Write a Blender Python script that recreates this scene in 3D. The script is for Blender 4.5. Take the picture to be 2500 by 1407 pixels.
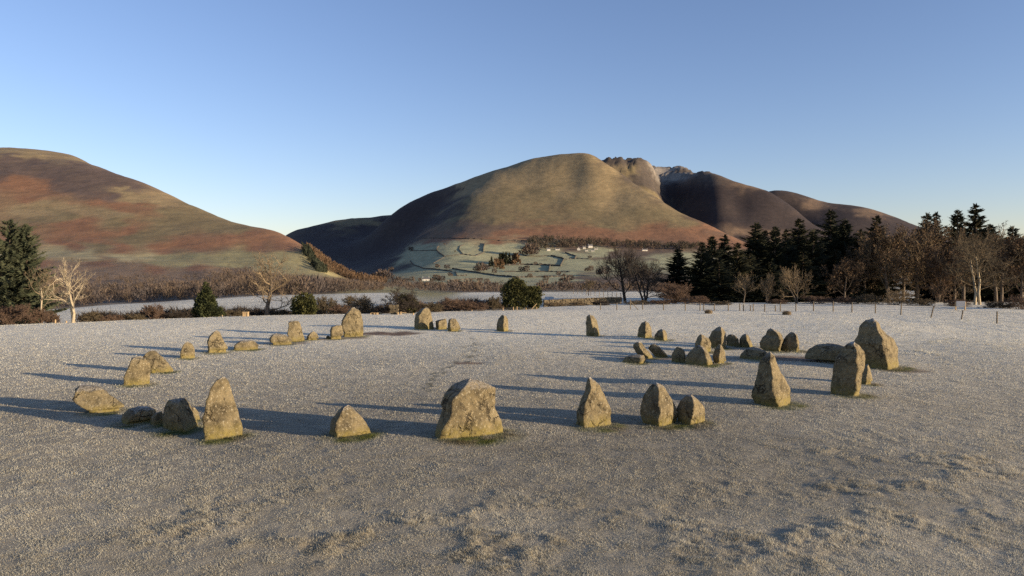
import bpy, math, random
import numpy as np
from mathutils import Vector

for o in list(bpy.data.objects):
    bpy.data.objects.remove(o, do_unlink=True)
sc = bpy.context.scene
COL = sc.collection
R = math.radians

# ------------------------------------------------------------------ camera
PW, PH = 2500.0, 1407.0
FPX = 1750.0
CAMH = 3.47
PITCH = math.atan(35.5 / FPX)
cd = bpy.data.cameras.new("camera")
cam = bpy.data.objects.new("camera", cd)
COL.objects.link(cam)
cam.location = (0, 0, CAMH)
cam.rotation_euler = (math.pi / 2 - PITCH, 0, 0)
cd.sensor_fit = 'HORIZONTAL'
cd.sensor_width = 36.0
cd.lens = 36.0 * FPX / PW
cd.clip_start = 0.1
cd.clip_end = 60000
sc.camera = cam

# ------------------------------------------------------------------ sky, sun, exposure
SUN_EL = R(8.5)
SUN_V = Vector((math.cos(R(25)) * math.cos(SUN_EL), -math.sin(R(25)) * math.cos(SUN_EL), math.sin(SUN_EL)))
world = bpy.data.worlds.new("World")
sc.world = world
world.use_nodes = True
wn = world.node_tree.nodes
wl = world.node_tree.links
wn.clear()
wout = wn.new("ShaderNodeOutputWorld")
wbg = wn.new("ShaderNodeBackground")
sky = wn.new("ShaderNodeTexSky")
sky.sky_type = 'NISHITA'
sky.sun_disc = False
sky.sun_elevation = SUN_EL
sky.sun_rotation = math.atan2(SUN_V.x, SUN_V.y)
sky.altitude = 210
sky.air_density = 1.0
sky.dust_density = 0.3
sky.ozone_density = 2.6
wtint = wn.new("ShaderNodeVectorMath"); wtint.operation = 'MULTIPLY'      # camera white balance, the same all over the sky
wtint.inputs[1].default_value = (1.05, 0.882, 0.975)
wl.new(sky.outputs[0], wtint.inputs[0])
wl.new(wtint.outputs[0], wbg.inputs[0])
wl.new(wbg.outputs[0], wout.inputs[0])
wbg.inputs[1].default_value = 0.132
sd = bpy.data.lights.new("sun", 'SUN')
sd.energy = 5.0
sd.angle = R(0.55)
sd.color = (1.0, 0.80, 0.56)
sun = bpy.data.objects.new("sun", sd)
COL.objects.link(sun)
sun.location = (60, -30, 40)
sun.rotation_euler = SUN_V.to_track_quat('Z', 'Y').to_euler()
vs = sc.view_settings
vs.view_transform = 'Standard'
vs.look = 'None'
vs.gamma = 1.0
vs.use_curve_mapping = False
vs.exposure = 0.85
sc.cycles.use_denoising = False
sc.cycles.max_bounces = 5
sc.cycles.diffuse_bounces = 2
sc.cycles.transparent_max_bounces = 8

# ------------------------------------------------------------------ projection helpers (photo pixel <-> place)
def ray(px, py):
    a = (np.asarray(px, float) - PW / 2) / FPX
    b = (PH / 2 - np.asarray(py, float)) / FPX
    dx = a
    dy = math.cos(PITCH) + b * math.sin(PITCH)
    dz = -math.sin(PITCH) + b * math.cos(PITCH)
    return dx / dy, dz / dy          # sideways and upward per metre of distance

def at(px, py, Y):
    s, q = ray(px, py)
    return np.array([s * Y, Y, CAMH + q * Y])

def ground_y(px, py):
    s, q = ray(px, py)
    return -CAMH / q

# ------------------------------------------------------------------ numeric noise
def _h(ix, iy, iz, seed):
    n = (ix.astype(np.int64) * 374761393 + iy.astype(np.int64) * 668265263 + iz.astype(np.int64) * 2147483647 + seed * 1274126177) & 0xFFFFFFFF
    n = ((n ^ (n >> 13)) * 1274126177) & 0xFFFFFFFF
    n = ((n ^ (n >> 16)) * 2246822519) & 0xFFFFFFFF
    n = n ^ (n >> 15)
    return (n & 0xFFFFFF).astype(np.float64) / 0xFFFFFF * 2 - 1

def vn(x, y, z=None, seed=0):
    x = np.asarray(x, float); y = np.asarray(y, float)
    z = np.zeros_like(x) if z is None else np.asarray(z, float)
    fx, fy, fz = np.floor(x), np.floor(y), np.floor(z)
    tx, ty, tz = x - fx, y - fy, z - fz
    tx = tx * tx * tx * (tx * (tx * 6 - 15) + 10); ty = ty * ty * ty * (ty * (ty * 6 - 15) + 10); tz = tz * tz * tz * (tz * (tz * 6 - 15) + 10)
    r = 0
    for i in (0, 1):
        for j in (0, 1):
            for k in (0, 1):
                w = (tx if i else 1 - tx) * (ty if j else 1 - ty) * (tz if k else 1 - tz)
                r = r + w * _h(fx + i, fy + j, fz + k, seed)
    return r

def vn2(x, y, seed=0):
    fx, fy = np.floor(x), np.floor(y)
    tx, ty = x - fx, y - fy
    tx = tx * tx * (3 - 2 * tx); ty = ty * ty * (3 - 2 * ty)
    z0 = np.zeros_like(fx)
    return (_h(fx, fy, z0, seed) * (1 - tx) * (1 - ty) + _h(fx + 1, fy, z0, seed) * tx * (1 - ty)
            + _h(fx, fy + 1, z0, seed) * (1 - tx) * ty + _h(fx + 1, fy + 1, z0, seed) * tx * ty)

def fbm2(x, y, seed=0, octv=4, gain=0.5):
    r, a = 0, 1.0
    for i in range(octv):
        r = r + a * vn2(x * 2.03 ** i + 17.3 * i, y * 2.03 ** i - 9.1 * i, seed + i)
        a *= gain
    return r

def fbm3(x, y, z, seed=0, octv=4, gain=0.5):
    r, a = 0, 1.0
    for i in range(octv):
        r = r + a * vn(x * 2.03 ** i + 7.3 * i, y * 2.03 ** i - 9.1 * i, z * 2.03 ** i + 3.7 * i, seed + i)
        a *= gain
    return r

def sst(a, b, x):
    t = np.clip((np.asarray(x, float) - a) / (b - a), 0, 1)
    return t * t * (3 - 2 * t)

# ------------------------------------------------------------------ mesh helpers
def mesh(name, V, F, mat=None, smooth=False, col=None, attr=None):
    V = np.ascontiguousarray(V, dtype=np.float32); F = np.ascontiguousarray(F, dtype=np.int32)
    m = bpy.data.meshes.new(name)
    k = F.shape[1]
    m.vertices.add(len(V)); m.vertices.foreach_set("co", V.ravel())
    m.loops.add(F.size); m.loops.foreach_set("vertex_index", F.ravel())
    m.polygons.add(len(F)); m.polygons.foreach_set("loop_start", np.arange(0, F.size, k, dtype=np.int32))
    try:
        m.polygons.foreach_set("loop_total", np.full(len(F), k, dtype=np.int32))
    except Exception:
        pass
    m.polygons.foreach_set("use_smooth", np.full(len(F), bool(smooth)))
    m.update(calc_edges=True)
    if col is not None:
        c = np.ones((len(V), 4), np.float32); c[:, :3] = col
        a = m.color_attributes.new("Col", 'FLOAT_COLOR', 'POINT')
        a.data.foreach_set("color", c.ravel())
    if attr:
        for kx, v in attr.items():
            a = m.attributes.new(kx, 'FLOAT', 'POINT')
            a.data.foreach_set("value", np.ascontiguousarray(v, dtype=np.float32))
    if mat: m.materials.append(mat)
    return m

def obj(name, m, parent=None, loc=None, rot=None):
    o = bpy.data.objects.new(name, m)
    COL.objects.link(o)
    if parent is not None: o.parent = parent
    if loc is not None: o.location = loc
    if rot is not None: o.rotation_euler = rot
    return o

def tag(o, label, cat, group=None):
    o["label"] = label; o["category"] = cat
    if group: o["group"] = group
    return o

def thing(name, label, cat, loc=(0, 0, 0), rz=0.0, group=None):
    o = bpy.data.objects.new(name, None)
    o.empty_display_size = 0.2
    COL.objects.link(o)
    o.location = loc; o.rotation_euler = (0, 0, rz)
    return tag(o, label, cat, group)

def copy_tree(root, loc, rz=0.0, scale=1.0, label=None):
    c = root.copy(); COL.objects.link(c)
    c.location = loc; c.rotation_euler = (0, 0, rz)
    c.scale = (scale,) * 3 if not isinstance(scale, tuple) else scale
    if label: c["label"] = label
    for ch in root.children:
        d = ch.copy(); COL.objects.link(d); d.parent = c
    return c

def tubes(P0, P1, R0, R1, k=4):
    P0 = np.asarray(P0, float); P1 = np.asarray(P1, float); R0 = np.asarray(R0, float); R1 = np.asarray(R1, float)
    d = P1 - P0
    d = d / (np.linalg.norm(d, axis=1, keepdims=True) + 1e-9)
    up = np.where(np.abs(d[:, 2:3]) > 0.9, np.array([[1.0, 0, 0]]), np.array([[0, 0, 1.0]]))
    u = np.cross(d, up); u /= np.linalg.norm(u, axis=1, keepdims=True) + 1e-9
    v = np.cross(d, u)
    n = len(P0)
    V = np.zeros((n, 2, k, 3))
    for i in range(k):
        a = 2 * math.pi * i / k
        w = math.cos(a) * u + math.sin(a) * v
        V[:, 0, i] = P0 - d * R0[:, None] * 0.3 + w * R0[:, None]
        V[:, 1, i] = P1 + d * R1[:, None] * 0.3 + w * R1[:, None]
    base = (np.arange(n) * 2 * k)[:, None]
    F = []
    for i in range(k):
        j = (i + 1) % k
        F.append(np.concatenate([base + i, base + j, base + k + j, base + k + i], axis=1))
    return V.reshape(-1, 3), np.concatenate(F)

def q2t(F):
    return np.concatenate([F[:, [0, 1, 2]], F[:, [0, 2, 3]]])

def join(*vf):
    Vs, Fs, n = [], [], 0
    for V, F in vf:
        if len(V) == 0: continue
        F = np.asarray(F)
        if F.shape[1] == 4: F = q2t(F)
        Vs.append(V); Fs.append(F + n); n += len(V)
    return np.concatenate(Vs), np.concatenate(Fs)

BOXF = np.array([[0, 1, 3, 2], [4, 6, 7, 5], [0, 4, 5, 1], [2, 3, 7, 6], [0, 2, 6, 4], [1, 5, 7, 3]])
def box(c, s, rz=0.0, tilt=0.0):
    c = np.array(c, float); s = np.array(s, float) / 2
    P = np.array([[x, y, z] for x in (-1, 1) for y in (-1, 1) for z in (-1, 1)], float) * s
    if tilt:
        ct, st = math.cos(tilt), math.sin(tilt)
        P = np.stack([P[:, 0] * ct + P[:, 2] * st, P[:, 1], -P[:, 0] * st + P[:, 2] * ct], 1)
    cz, sz = math.cos(rz), math.sin(rz)
    P = np.stack([P[:, 0] * cz - P[:, 1] * sz, P[:, 0] * sz + P[:, 1] * cz, P[:, 2]], 1)
    return P + c, BOXF.copy()

# ------------------------------------------------------------------ materials
def newmat(name):
    m = bpy.data.materials.new(name); m.use_nodes = True
    nt = m.node_tree; nt.nodes.clear()
    out = nt.nodes.new("ShaderNodeOutputMaterial")
    b = nt.nodes.new("ShaderNodeBsdfPrincipled")
    b.inputs["Roughness"].default_value = 0.9
    if "Specular IOR Level" in b.inputs: b.inputs["Specular IOR Level"].default_value = 0.2
    nt.links.new(b.outputs[0], out.inputs[0])
    return m, nt, b, out

def node(nt, t, **kw):
    n = nt.nodes.new(t)
    for k, v in kw.items():
        if k in n.inputs: n.inputs[k].default_value = v
        else: setattr(n, k, v)
    return n

def rgb(c): return (c[0], c[1], c[2], 1.0)

def noisy(name, c1, c2, scale=5.0, bump=0.0, bscale=None, rough=0.9, coord='Object', detail=5.0, spec=0.2):
    m, nt, b, out = newmat(name)
    tc = node(nt, "ShaderNodeTexCoord")
    nz = node(nt, "ShaderNodeTexNoise", Scale=scale, Detail=detail, Roughness=0.6)
    nt.links.new(tc.outputs[coord], nz.inputs["Vector"])
    rp = node(nt, "ShaderNodeValToRGB")
    rp.color_ramp.elements[0].position = 0.32; rp.color_ramp.elements[0].color = rgb(c1)
    rp.color_ramp.elements[1].position = 0.68; rp.color_ramp.elements[1].color = rgb(c2)
    nt.links.new(nz.outputs[0], rp.inputs[0])
    nt.links.new(rp.outputs[0], b.inputs["Base Color"])
    b.inputs["Roughness"].default_value = rough
    if "Specular IOR Level" in b.inputs: b.inputs["Specular IOR Level"].default_value = spec
    if bump:
        nb = node(nt, "ShaderNodeTexNoise", Scale=bscale or scale * 3, Detail=6.0, Roughness=0.65)
        nt.links.new(tc.outputs[coord], nb.inputs["Vector"])
        bp = node(nt, "ShaderNodeBump", Strength=bump, Distance=0.05)
        nt.links.new(nb.outputs[0], bp.inputs["Height"])
        nt.links.new(bp.outputs[0], b.inputs["Normal"])
    return m

def colattr(name, bump=0.0, bscale=1.0, bdist=0.05, mottle=0.3, mscale=1.0, rough=0.9, trans=0.0, stretch=(1, 1, 1)):
    """base colour from the ground-cover attribute, broken up by noise"""
    m, nt, b, out = newmat(name)
    at_ = node(nt, "ShaderNodeAttribute", attribute_name="Col")
    src = at_.outputs["Color"]
    tc = node(nt, "ShaderNodeTexCoord")
    if mottle:
        mp = node(nt, "ShaderNodeMapping"); mp.inputs["Scale"].default_value = stretch
        nt.links.new(tc.outputs["Object"], mp.inputs["Vector"])
        nz = node(nt, "ShaderNodeTexNoise", Scale=mscale, Detail=7.0, Roughness=0.68)
        nt.links.new(mp.outputs[0], nz.inputs["Vector"])
        mr = node(nt, "ShaderNodeMapRange")
        mr.inputs[1].default_value = 0.3; mr.inputs[2].default_value = 0.7
        mr.inputs[3].default_value = 1 - mottle; mr.inputs[4].default_value = 1 + mottle
        nt.links.new(nz.outputs[0], mr.inputs[0])
        vm = node(nt, "ShaderNodeVectorMath", operation='SCALE')
        nt.links.new(src, vm.inputs[0]); nt.links.new(mr.outputs[0], vm.inputs["Scale"])
        src = vm.outputs[0]
    nt.links.new(src, b.inputs["Base Color"])
    b.inputs["Roughness"].default_value = rough
    if bump:
        nb = node(nt, "ShaderNodeTexNoise", Scale=bscale, Detail=8.0, Roughness=0.7)
        nt.links.new(tc.outputs["Object"], nb.inputs["Vector"])
        bp = node(nt, "ShaderNodeBump", Strength=bump, Distance=bdist)
        nt.links.new(nb.outputs[0], bp.inputs["Height"])
        nt.links.new(bp.outputs[0], b.inputs["Normal"])
    if trans:
        tr = node(nt, "ShaderNodeBsdfTranslucent")
        nt.links.new(src, tr.inputs["Color"])
        mx = node(nt, "ShaderNodeMixShader", Fac=trans)
        nt.links.new(b.outputs[0], mx.inputs[1]); nt.links.new(tr.outputs[0], mx.inputs[2])
        nt.links.new(mx.outputs[0], out.inputs[0])
    return m
# ------------------------------------------------------------------ the lie of the land beyond the field
# control points: (column, height in the photo, metres away)
CP = []
def ring(Y, pts):
    for px, py in pts: CP.append((px, py, Y))
ring(85, [(-800, 812), (0, 808), (300, 798), (600, 785), (900, 774), (1200, 762), (1500, 748), (1900, 744), (2500, 746), (3300, 746)])
ring(110, [(-800, 803), (0, 803), (300, 800), (600, 790), (900, 770), (1200, 748), (1500, 738), (1900, 736), (2500, 738), (3300, 738)])
ring(180, [(-800, 760), (0, 758), (300, 756), (600, 752), (900, 737), (1200, 724), (1500, 720), (1800, 720), (2500, 720), (3300, 720)])
ring(240, [(-800, 790), (0, 770), (120, 762), (230, 748), (300, 743), (480, 732), (640, 731), (900, 724), (1200, 718)])
ring(300, [(-800, 800), (0, 785), (300, 760), (480, 736), (640, 722), (900, 716), (1200, 714), (1500, 713), (1800, 712), (2500, 708), (3300, 705)])
ring(420, [(-800, 775), (0, 765), (300, 750), (600, 726), (800, 721), (1000, 716), (1300, 716), (1600, 715), (2000, 710), (2600, 705), (3300, 705)])
ring(650, [(-800, 710), (0, 702), (300, 693), (600, 692), (750, 694), (900, 706), (1000, 710), (1300, 712), (1600, 710), (2000, 704), (2600, 700), (3300, 698)])
ring(900, [(-800, 660), (0, 652), (300, 650), (500, 655), (650, 668), (760, 677), (850, 690), (950, 702), (1050, 704), (1300, 704), (1600, 702), (2000, 698), (2600, 695)])
ring(1100, [(-800, 635), (0, 632), (200, 634), (400, 640), (600, 650), (700, 652), (770, 664), (830, 685), (900, 697)])
ring(1350, [(-800, 608), (0, 606), (120, 610), (400, 618), (600, 618), (720, 620), (760, 632), (800, 668), (860, 688), (950, 696), (1050, 696), (1300, 695), (1600, 692), (2000, 690), (2600, 690)])
ring(1750, [(1000, 686), (1150, 680), (1300, 678), (1500, 675), (1750, 675), (2100, 680), (2600, 685)])
# the left fell
CP += [(-800, 480, 1750), (-800, 350, 2500), (-400, 370, 2350), (-400, 500, 1750), (0, 383, 2300), (100, 391, 2290), (225, 407, 2260), (300, 430, 2180), (365, 457, 2100), (430, 486, 2020), (500, 516, 1930), (560, 540, 1840),
       (630, 558, 1740), (690, 572, 1650), (725, 590, 1570), (755, 614, 1470),
       (0, 520, 1700), (200, 520, 1720), (400, 540, 1680), (550, 570, 1560), (100, 450, 2000), (300, 480, 1900), (640, 595, 1480),
       (-400, 352, 3000), (0, 366, 2850), (60, 371, 2850), (120, 381, 2850), (165, 387, 2820), (200, 396, 2780), (225, 410, 2720),
       (-800, 500, 4000), (-400, 480, 3700), (0, 450, 3700), (230, 490, 3400), (300, 520, 3100), (430, 570, 2800), (560, 615, 2600), (690, 650, 2400), (740, 660, 2000), (780, 668, 1800), (840, 685, 1700)]
# valley head and the shaded hill behind it
CP += [(850, 672, 2300), (850, 662, 3000), (820, 650, 3800), (700, 650, 3600), (780, 600, 4700), (560, 640, 4000), (560, 640, 5500),
       (620, 640, 5500), (700, 573, 5600), (760, 554, 5600), (820, 540, 5600), (880, 535, 5600), (945, 529, 5700), (900, 580, 4800), (870, 620, 4200), (1000, 527, 5800), (1000, 560, 5100), (800, 640, 7500), (1000, 640, 7500)]
# the big central fell: ridge line
CP += [(945, 535, 4450), (975, 512, 4420), (1000, 497, 4400), (1060, 469, 4360), (1130, 443, 4320), (1200, 418, 4280), (1290, 391, 4200), (1360, 380, 4130), (1420, 374, 4080), (1450, 379, 4050), (1468, 391, 4020)]
# shaded flank
CP += [(920, 655, 2850), (950, 620, 3750), (900, 648, 3300), (1000, 580, 3900), (1050, 525, 4050), (1000, 540, 4150), (960, 570, 4150), (960, 655, 2650)]
# spur where light meets shade
CP += [(1160, 455, 3900), (1130, 490, 3620), (1105, 540, 3300), (1085, 575, 3050), (1048, 600, 2820), (1018, 628, 2600), (1000, 652, 2420)]
# lit face
CP += [(1280, 440, 3850), (1400, 430, 3800), (1250, 500, 3420), (1350, 500, 3420), (1450, 458, 3620), (1500, 468, 3600), (1200, 560, 3000), (1300, 560, 3020), (1400, 560, 3020), (1500, 560, 3050), (1600, 560, 3080),
       (1150, 586, 2780), (1300, 590, 2780), (1450, 596, 2780), (1600, 602, 2760), (1750, 606, 2760), (1900, 615, 2760), (1100, 620, 2480), (1200, 632, 2400), (1300, 628, 2450), (1450, 625, 2480), (1600, 626, 2460), (1800, 630, 2460),
       (1050, 660, 2120), (1200, 656, 2120), (1350, 655, 2120), (1500, 655, 2120), (1700, 655, 2120), (2100, 665, 2200), (2600, 675, 2200), (3300, 670, 2500)]
# its right edge
CP += [(1520, 427, 3900), (1560, 457, 3780), (1600, 482, 3680), (1650, 516, 3550), (1700, 541, 3450), (1745, 560, 3350), (1800, 585, 3200), (1850, 605, 3050), (1950, 630, 2950)]
# gully behind the edge
CP += [(1480, 440, 4300), (1530, 480, 4200), (1580, 520, 4150), (1650, 570, 3950), (1720, 600, 3800), (1800, 622, 3650), (1900, 640, 3400)]
# craggy middle ridge
CP += [(1440, 410, 4700), (1470, 391, 4750), (1500, 387, 4760), (1517, 386, 4760), (1532, 393, 4760), (1556, 386, 4780), (1575, 399, 4820), (1598, 414, 4900), (1560, 430, 4500), (1590, 470, 4350), (1540, 450, 4380), (1600, 445, 4750)]
CP += [(1440, 470, 5200), (1520, 440, 5250), (1590, 445, 5300)]
# snowy top
CP += [(1580, 412, 5650), (1605, 408, 5700), (1640, 411, 5700), (1657, 405, 5720), (1672, 412, 5720), (1695, 424, 5700), (1640, 440, 5350)]
# dark heather spur
CP += [(1620, 475, 4900), (1650, 460, 5050), (1680, 440, 5000), (1700, 426, 4950), (1712, 423, 4900), (1745, 430, 4700), (1780, 438, 4680), (1820, 450, 4640), (1860, 462, 4600), (1890, 476, 4560), (1940, 511, 4500), (1975, 541, 4420), (2020, 570, 4350),
       (1745, 480, 4420), (1750, 530, 4150), (1765, 575, 3900), (1680, 500, 4620), (1700, 540, 4300), (1640, 520, 4500), (1800, 500, 4350), (1850, 540, 4150), (1920, 560, 4150), (1880, 600, 3800), (2000, 610, 3900), (2100, 640, 3700)]
# far right ridges
CP += [(1900, 560, 5000), (1960, 560, 4900), (1895, 478, 5700), (1920, 486, 5650), (1955, 495, 5600), (1990, 502, 5600), (2040, 503, 5600), (2085, 507, 5550), (2130, 515, 5500), (2180, 535, 5450), (2230, 556, 5400), (2300, 585, 5300), (2400, 615, 5200),
       (2000, 540, 5250), (2080, 560, 5000), (2180, 600, 4800), (2600, 640, 5200), (3300, 640, 5200), (2050, 600, 4600)]
# behind everything
for px in (-800, -400, 0, 400, 800, 1200, 1400, 1600, 1800, 2000, 2200, 2600, 3300):
    CP.append((px, 640, 8200)); CP.append((px, 664, 12000))
for px, py in ((1000, 600), (1100, 560), (1200, 520), (1300, 480), (1380, 450)):
    CP.append((px, py, 5100))
for px, py in ((1650, 500), (1700, 500), (1750, 490), (1820, 520), (1900, 560)):
    CP.append((px, py + 20, 6600 if px < 1760 else 5200))

CPA = np.array(CP, float)
cs, cq = ray(CPA[:, 0], CPA[:, 1])
U0 = np.stack([cs, 0.5 * np.log(CPA[:, 2])], 1)
MQC = 0.022
def mq(A, B):
    d2 = (A[:, None, 0] - B[None, :, 0]) ** 2 + (A[:, None, 1] - B[None, :, 1]) ** 2
    return np.sqrt(d2 + MQC * MQC)
K = mq(U0, U0) - 1e-4 * np.eye(len(U0))
WQ = np.linalg.solve(K, cq - cq.mean())
def q_base(s, Y):
    s = np.asarray(s, float); Y = np.asarray(Y, float)
    sh = s.shape
    U = np.stack([s.ravel(), 0.5 * np.log(Y.ravel())], 1)
    out = np.empty(len(U))
    for i in range(0, len(U), 20000):
        out[i:i + 20000] = mq(U[i:i + 20000], U0) @ WQ
    return out.reshape(sh) + cq.mean()

def z_land(x, y):
    """height of the land beyond the near field"""
    x = np.asarray(x, float); y = np.asarray(y, float)
    z = CAMH + q_base(x / y, y) * y
    far = sst(1200, 2400, y)
    g = fbm2(x * 0.0042 + 3, y * 0.0030, 5, 5, 0.55)
    rg = 1 - np.abs(fbm2(x * 0.006, y * 0.0035, 11, 4, 0.5))
    z = z + far * (3.2 * g + 3.0 * (rg - 0.6)) * sst(-10, 220, z) + (1 - far) * sst(350, 800, y) * 2.2 * fbm2(x * 0.012, y * 0.012, 21, 4)
    crag = sst(4300, 4700, y) * sst(250, 500, z) * sst(0.09, 0.13, x / y) * sst(0.29, 0.25, x / y)
    z = z + crag * (19 * np.abs(fbm2(x * 0.017, y * 0.010, 31, 4, 0.62)) - 8)
    return z

# the near field: flat, then falling away behind its brow
def brow(s):
    px = 1250 + s * FPX
    return np.interp(px, [-700, 0, 300, 700, 1000, 1250, 1600, 2000, 2400, 2600, 3300], [46, 51, 55, 60, 63, 68, 78, 82, 82, 82, 82])
def z_field(x, y, fine=True):
    x = np.asarray(x, float); y = np.asarray(y, float)
    z = 0.10 * vn2(x * 0.13 + 5, y * 0.13, 3) + 0.032 * vn2(x * 0.42, y * 0.42 + 2, 4)
    z = z * sst(6, 14, y)
    if fine:
        z = z + 0.011 * fbm2(x * 1.6, y * 1.6, 6, 3)
        tus = tussock(x, y)
        z = z + 0.020 * tus * (0.4 + 1.1 * fbm2(x * 5.5, y * 5.5, 9, 2))
    b = brow(x / np.maximum(y, 1))
    t = sst(0, 1, (y - (b - 6)) / 34)
    zl = CAMH + q_base(x / np.maximum(y, 80), np.maximum(y, 80.0)) * np.maximum(y, 80.0)
    return z * (1 - t) + np.minimum(zl, 0) * t
TUS = [(1180, 1310, 1.6, .9), (1050, 1340, 1.3, .9), (1400, 1300, .8, .8), (520, 1250, 1.0, .6), (830, 1200, 1.1, .55), (480, 1320, .8, .6), (2240, 1130, 1.5, 1.0), (2340, 1150, 1.3, 1.0), (2080, 1190, 1.6, .6), (2200, 1235, .9, .9),
       (2110, 1260, .9, .6), (1900, 1250, .8, .7), (1790, 1270, 1.2, .7), (1850, 1330, 1.4, .6), (760, 1110, .8, .4), (2420, 1110, 1.4, .6), (700, 1350, 1.0, .5), (2300, 1340, 1.4, .4), (2480, 1240, 1.2, .5)]
TUSW = []
for px, py, r, a in TUS:
    yy = float(ground_y(px, py)); ss = float(ray(px, py)[0])
    TUSW.append((ss * yy, yy, r, a))
def tussock(x, y):
    t = 0.0
    n = fbm2(x * 1.3, y * 1.3, 41, 3)
    for cx, cy, r, a in TUSW:
        d2 = ((x - cx) / (r * 1.2)) ** 2 + ((y - cy) / r) ** 2
        t = t + a * np.exp(-d2)
    t = t + 0.25 * sst(0.45, 1.0, fbm2(x * 0.5 + 9, y * 0.5, 43, 3)) * sst(12, 7, y)
    return np.clip(t * sst(-0.35, 0.5, n), 0, 1.2)

# walk a photo ray out until it meets the land
_Yw = np.exp(np.linspace(math.log(95), math.log(9000), 1400))
def hit(px, py, ymin=95):
    s, q = ray(px, py)
    x = s * _Yw
    z = z_land(x, _Yw)
    ok = (z >= CAMH + q * _Yw) & (_Yw >= ymin)
    i = int(np.argmax(ok)) if ok.any() else -1
    return np.array([x[i], _Yw[i], z[i]])

# ------------------------------------------------------------------ land meshes
NC, NR = 860, 470
S = np.linspace(-1.02, 1.02, NC)
YR = np.exp(np.linspace(math.log(92), math.log(12500), NR))
GS, GY = np.meshgrid(S, YR)
GX = GS * GY
GZ = z_land(GX, GY)
GQ = (GZ - CAMH) / GY
# ground cover: points named after what grows there
COVER = dict(frost=(.62, .585, .47), pasture=(.265, .232, .112), paleg=(.32, .275, .150), bracken=(.205, .108, .058), dark_heather=(.031, .024, .0235), heather_shade=(.043, .031, .028), grass=(.245, .186, .098), slope=(.215, .146, .088),
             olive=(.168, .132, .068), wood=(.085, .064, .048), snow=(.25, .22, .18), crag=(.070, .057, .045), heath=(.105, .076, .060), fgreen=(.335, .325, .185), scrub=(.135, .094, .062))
CC = []
def cover(name, pts, Y=None):
    for p in pts:
        px, py = p[0], p[1]
        Yh = p[2] if len(p) > 2 else hit(px, py)[1]
        s, q = ray(px, py)
        CC.append((s, q, math.log(Yh), name))
cover('frost', [(100, 770, 150), (300, 757, 180), (500, 748, 200), (0, 765, 160), (200, 752, 190), (700, 735, 200), (900, 730, 220), (1200, 720, 250), (1500, 718, 250), (2000, 718, 250), (-300, 790, 200), (2500, 720, 200), (1500, 740, 110), (2000, 740, 100), (900, 760, 100), (300, 790, 100), (600, 724, 290), (300, 755, 280), (900, 718, 290), (1300, 715, 290), (1600, 714, 300)])
cover('wood', [(0, 720), (200, 720), (350, 715), (450, 700), (600, 700), (700, 700), (800, 700)])
cover('slope', [(150, 690), (400, 690), (0, 690), (350, 680), (200, 670), (300, 670), (450, 680), (60, 675)])
cover('slope', [(250, 660), (330, 655), (430, 668), (520, 668), (150, 660), (0, 660)])
cover('scrub', [(580, 665), (760, 690), (830, 690), (480, 672), (900, 700), (860, 680)])
cover('bracken', [(250, 645), (380, 660), (480, 655), (100, 650)])
cover('paleg', [(200, 620), (120, 617), (300, 627), (370, 630), (0, 618), (-300, 615)])
cover('pasture', [(420, 632), (500, 632), (600, 630), (680, 635), (740, 640), (550, 645), (640, 650), (700, 655), (740, 655), (460, 645), (400, 640), (930, 706), (980, 712), (1050, 715), (870, 708)])
cover('bracken', [(300, 600), (450, 590), (550, 590), (650, 590), (720, 600), (160, 590), (60, 560), (500, 600), (600, 575), (300, 560), (180, 555), (100, 460), (30, 445), (640, 605), (400, 605), (240, 575), (30, 590)])
cover('bracken', [(230, 495), (300, 505), (350, 500), (60, 495)])
cover('olive', [(330, 570), (380, 560), (270, 540), (420, 540), (500, 550), (60, 540), (480, 515), (400, 520), (140, 530), (560, 555), (330, 585), (230, 600)])
cover('grass', [(120, 510), (60, 510), (200, 512), (330, 485), (300, 470), (380, 490), (260, 530)])
cover('heath', [(60, 410), (150, 420), (230, 430), (30, 390), (120, 440), (200, 460), (280, 450), (0, 420), (-300, 420), (90, 395), (320, 460), (180, 400), (250, 478)])
cover('grass', [(20, 370), (100, 382), (180, 393), (60, 376), (-300, 355)])
cover('heather_shade', [(760, 600, 4700), (850, 600, 4500), (800, 560, 5400), (900, 560, 5000), (940, 540, 5500)])
cover('olive', [(880, 538, 5600), (820, 545, 5600)])
# central fell
cover('grass', [(1420, 385), (1350, 400), (1250, 420), (1320, 440), (1440, 440), (1380, 470), (1500, 460), (1200, 440), (1480, 410), (1550, 490), (1150, 460), (1280, 400), (1480, 500), (1120, 455)])
cover('olive', [(1250, 480), (1180, 500), (1300, 520), (1420, 510), (1200, 540), (1350, 540), (1450, 530), (1550, 520), (1600, 530), (1140, 530), (1500, 545), (1650, 540), (1400, 490), (1340, 470)])
cover('bracken', [(1300, 570), (1380, 570), (1420, 580), (1480, 585), (1550, 585), (1650, 580), (1720, 590), (1350, 555), (1250, 575), (1600, 570), (1780, 592), (1200, 590), (1120, 580), (1700, 565), (1450, 570), (1080, 582)])
cover('scrub', [(1180, 565), (1150, 555), (1220, 560)])
cover('heather_shade', [(900, 640), (950, 640), (980, 600), (1020, 570), (920, 620), (1000, 560), (950, 600), (1050, 540), (1000, 520), (1080, 500), (1100, 465), (1040, 490)])  # darker cover on this flank deepens its shade through the colour
cover('fgreen', [(1050, 600), (1120, 600), (1200, 605), (1260, 600), (1040, 620), (1020, 640), (1100, 625), (1150, 640), (1250, 625), (1350, 625), (1400, 640), (1300, 650), (1200, 660), (1080, 660), (1450, 640), (1450, 620), (1500, 655), (1250, 645), (1600, 640), (1700, 625), (1120, 675), (1050, 675), (1250, 675), (1350, 680), (1150, 690), (1700, 645), (1900, 650), (1400, 668)])
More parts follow.
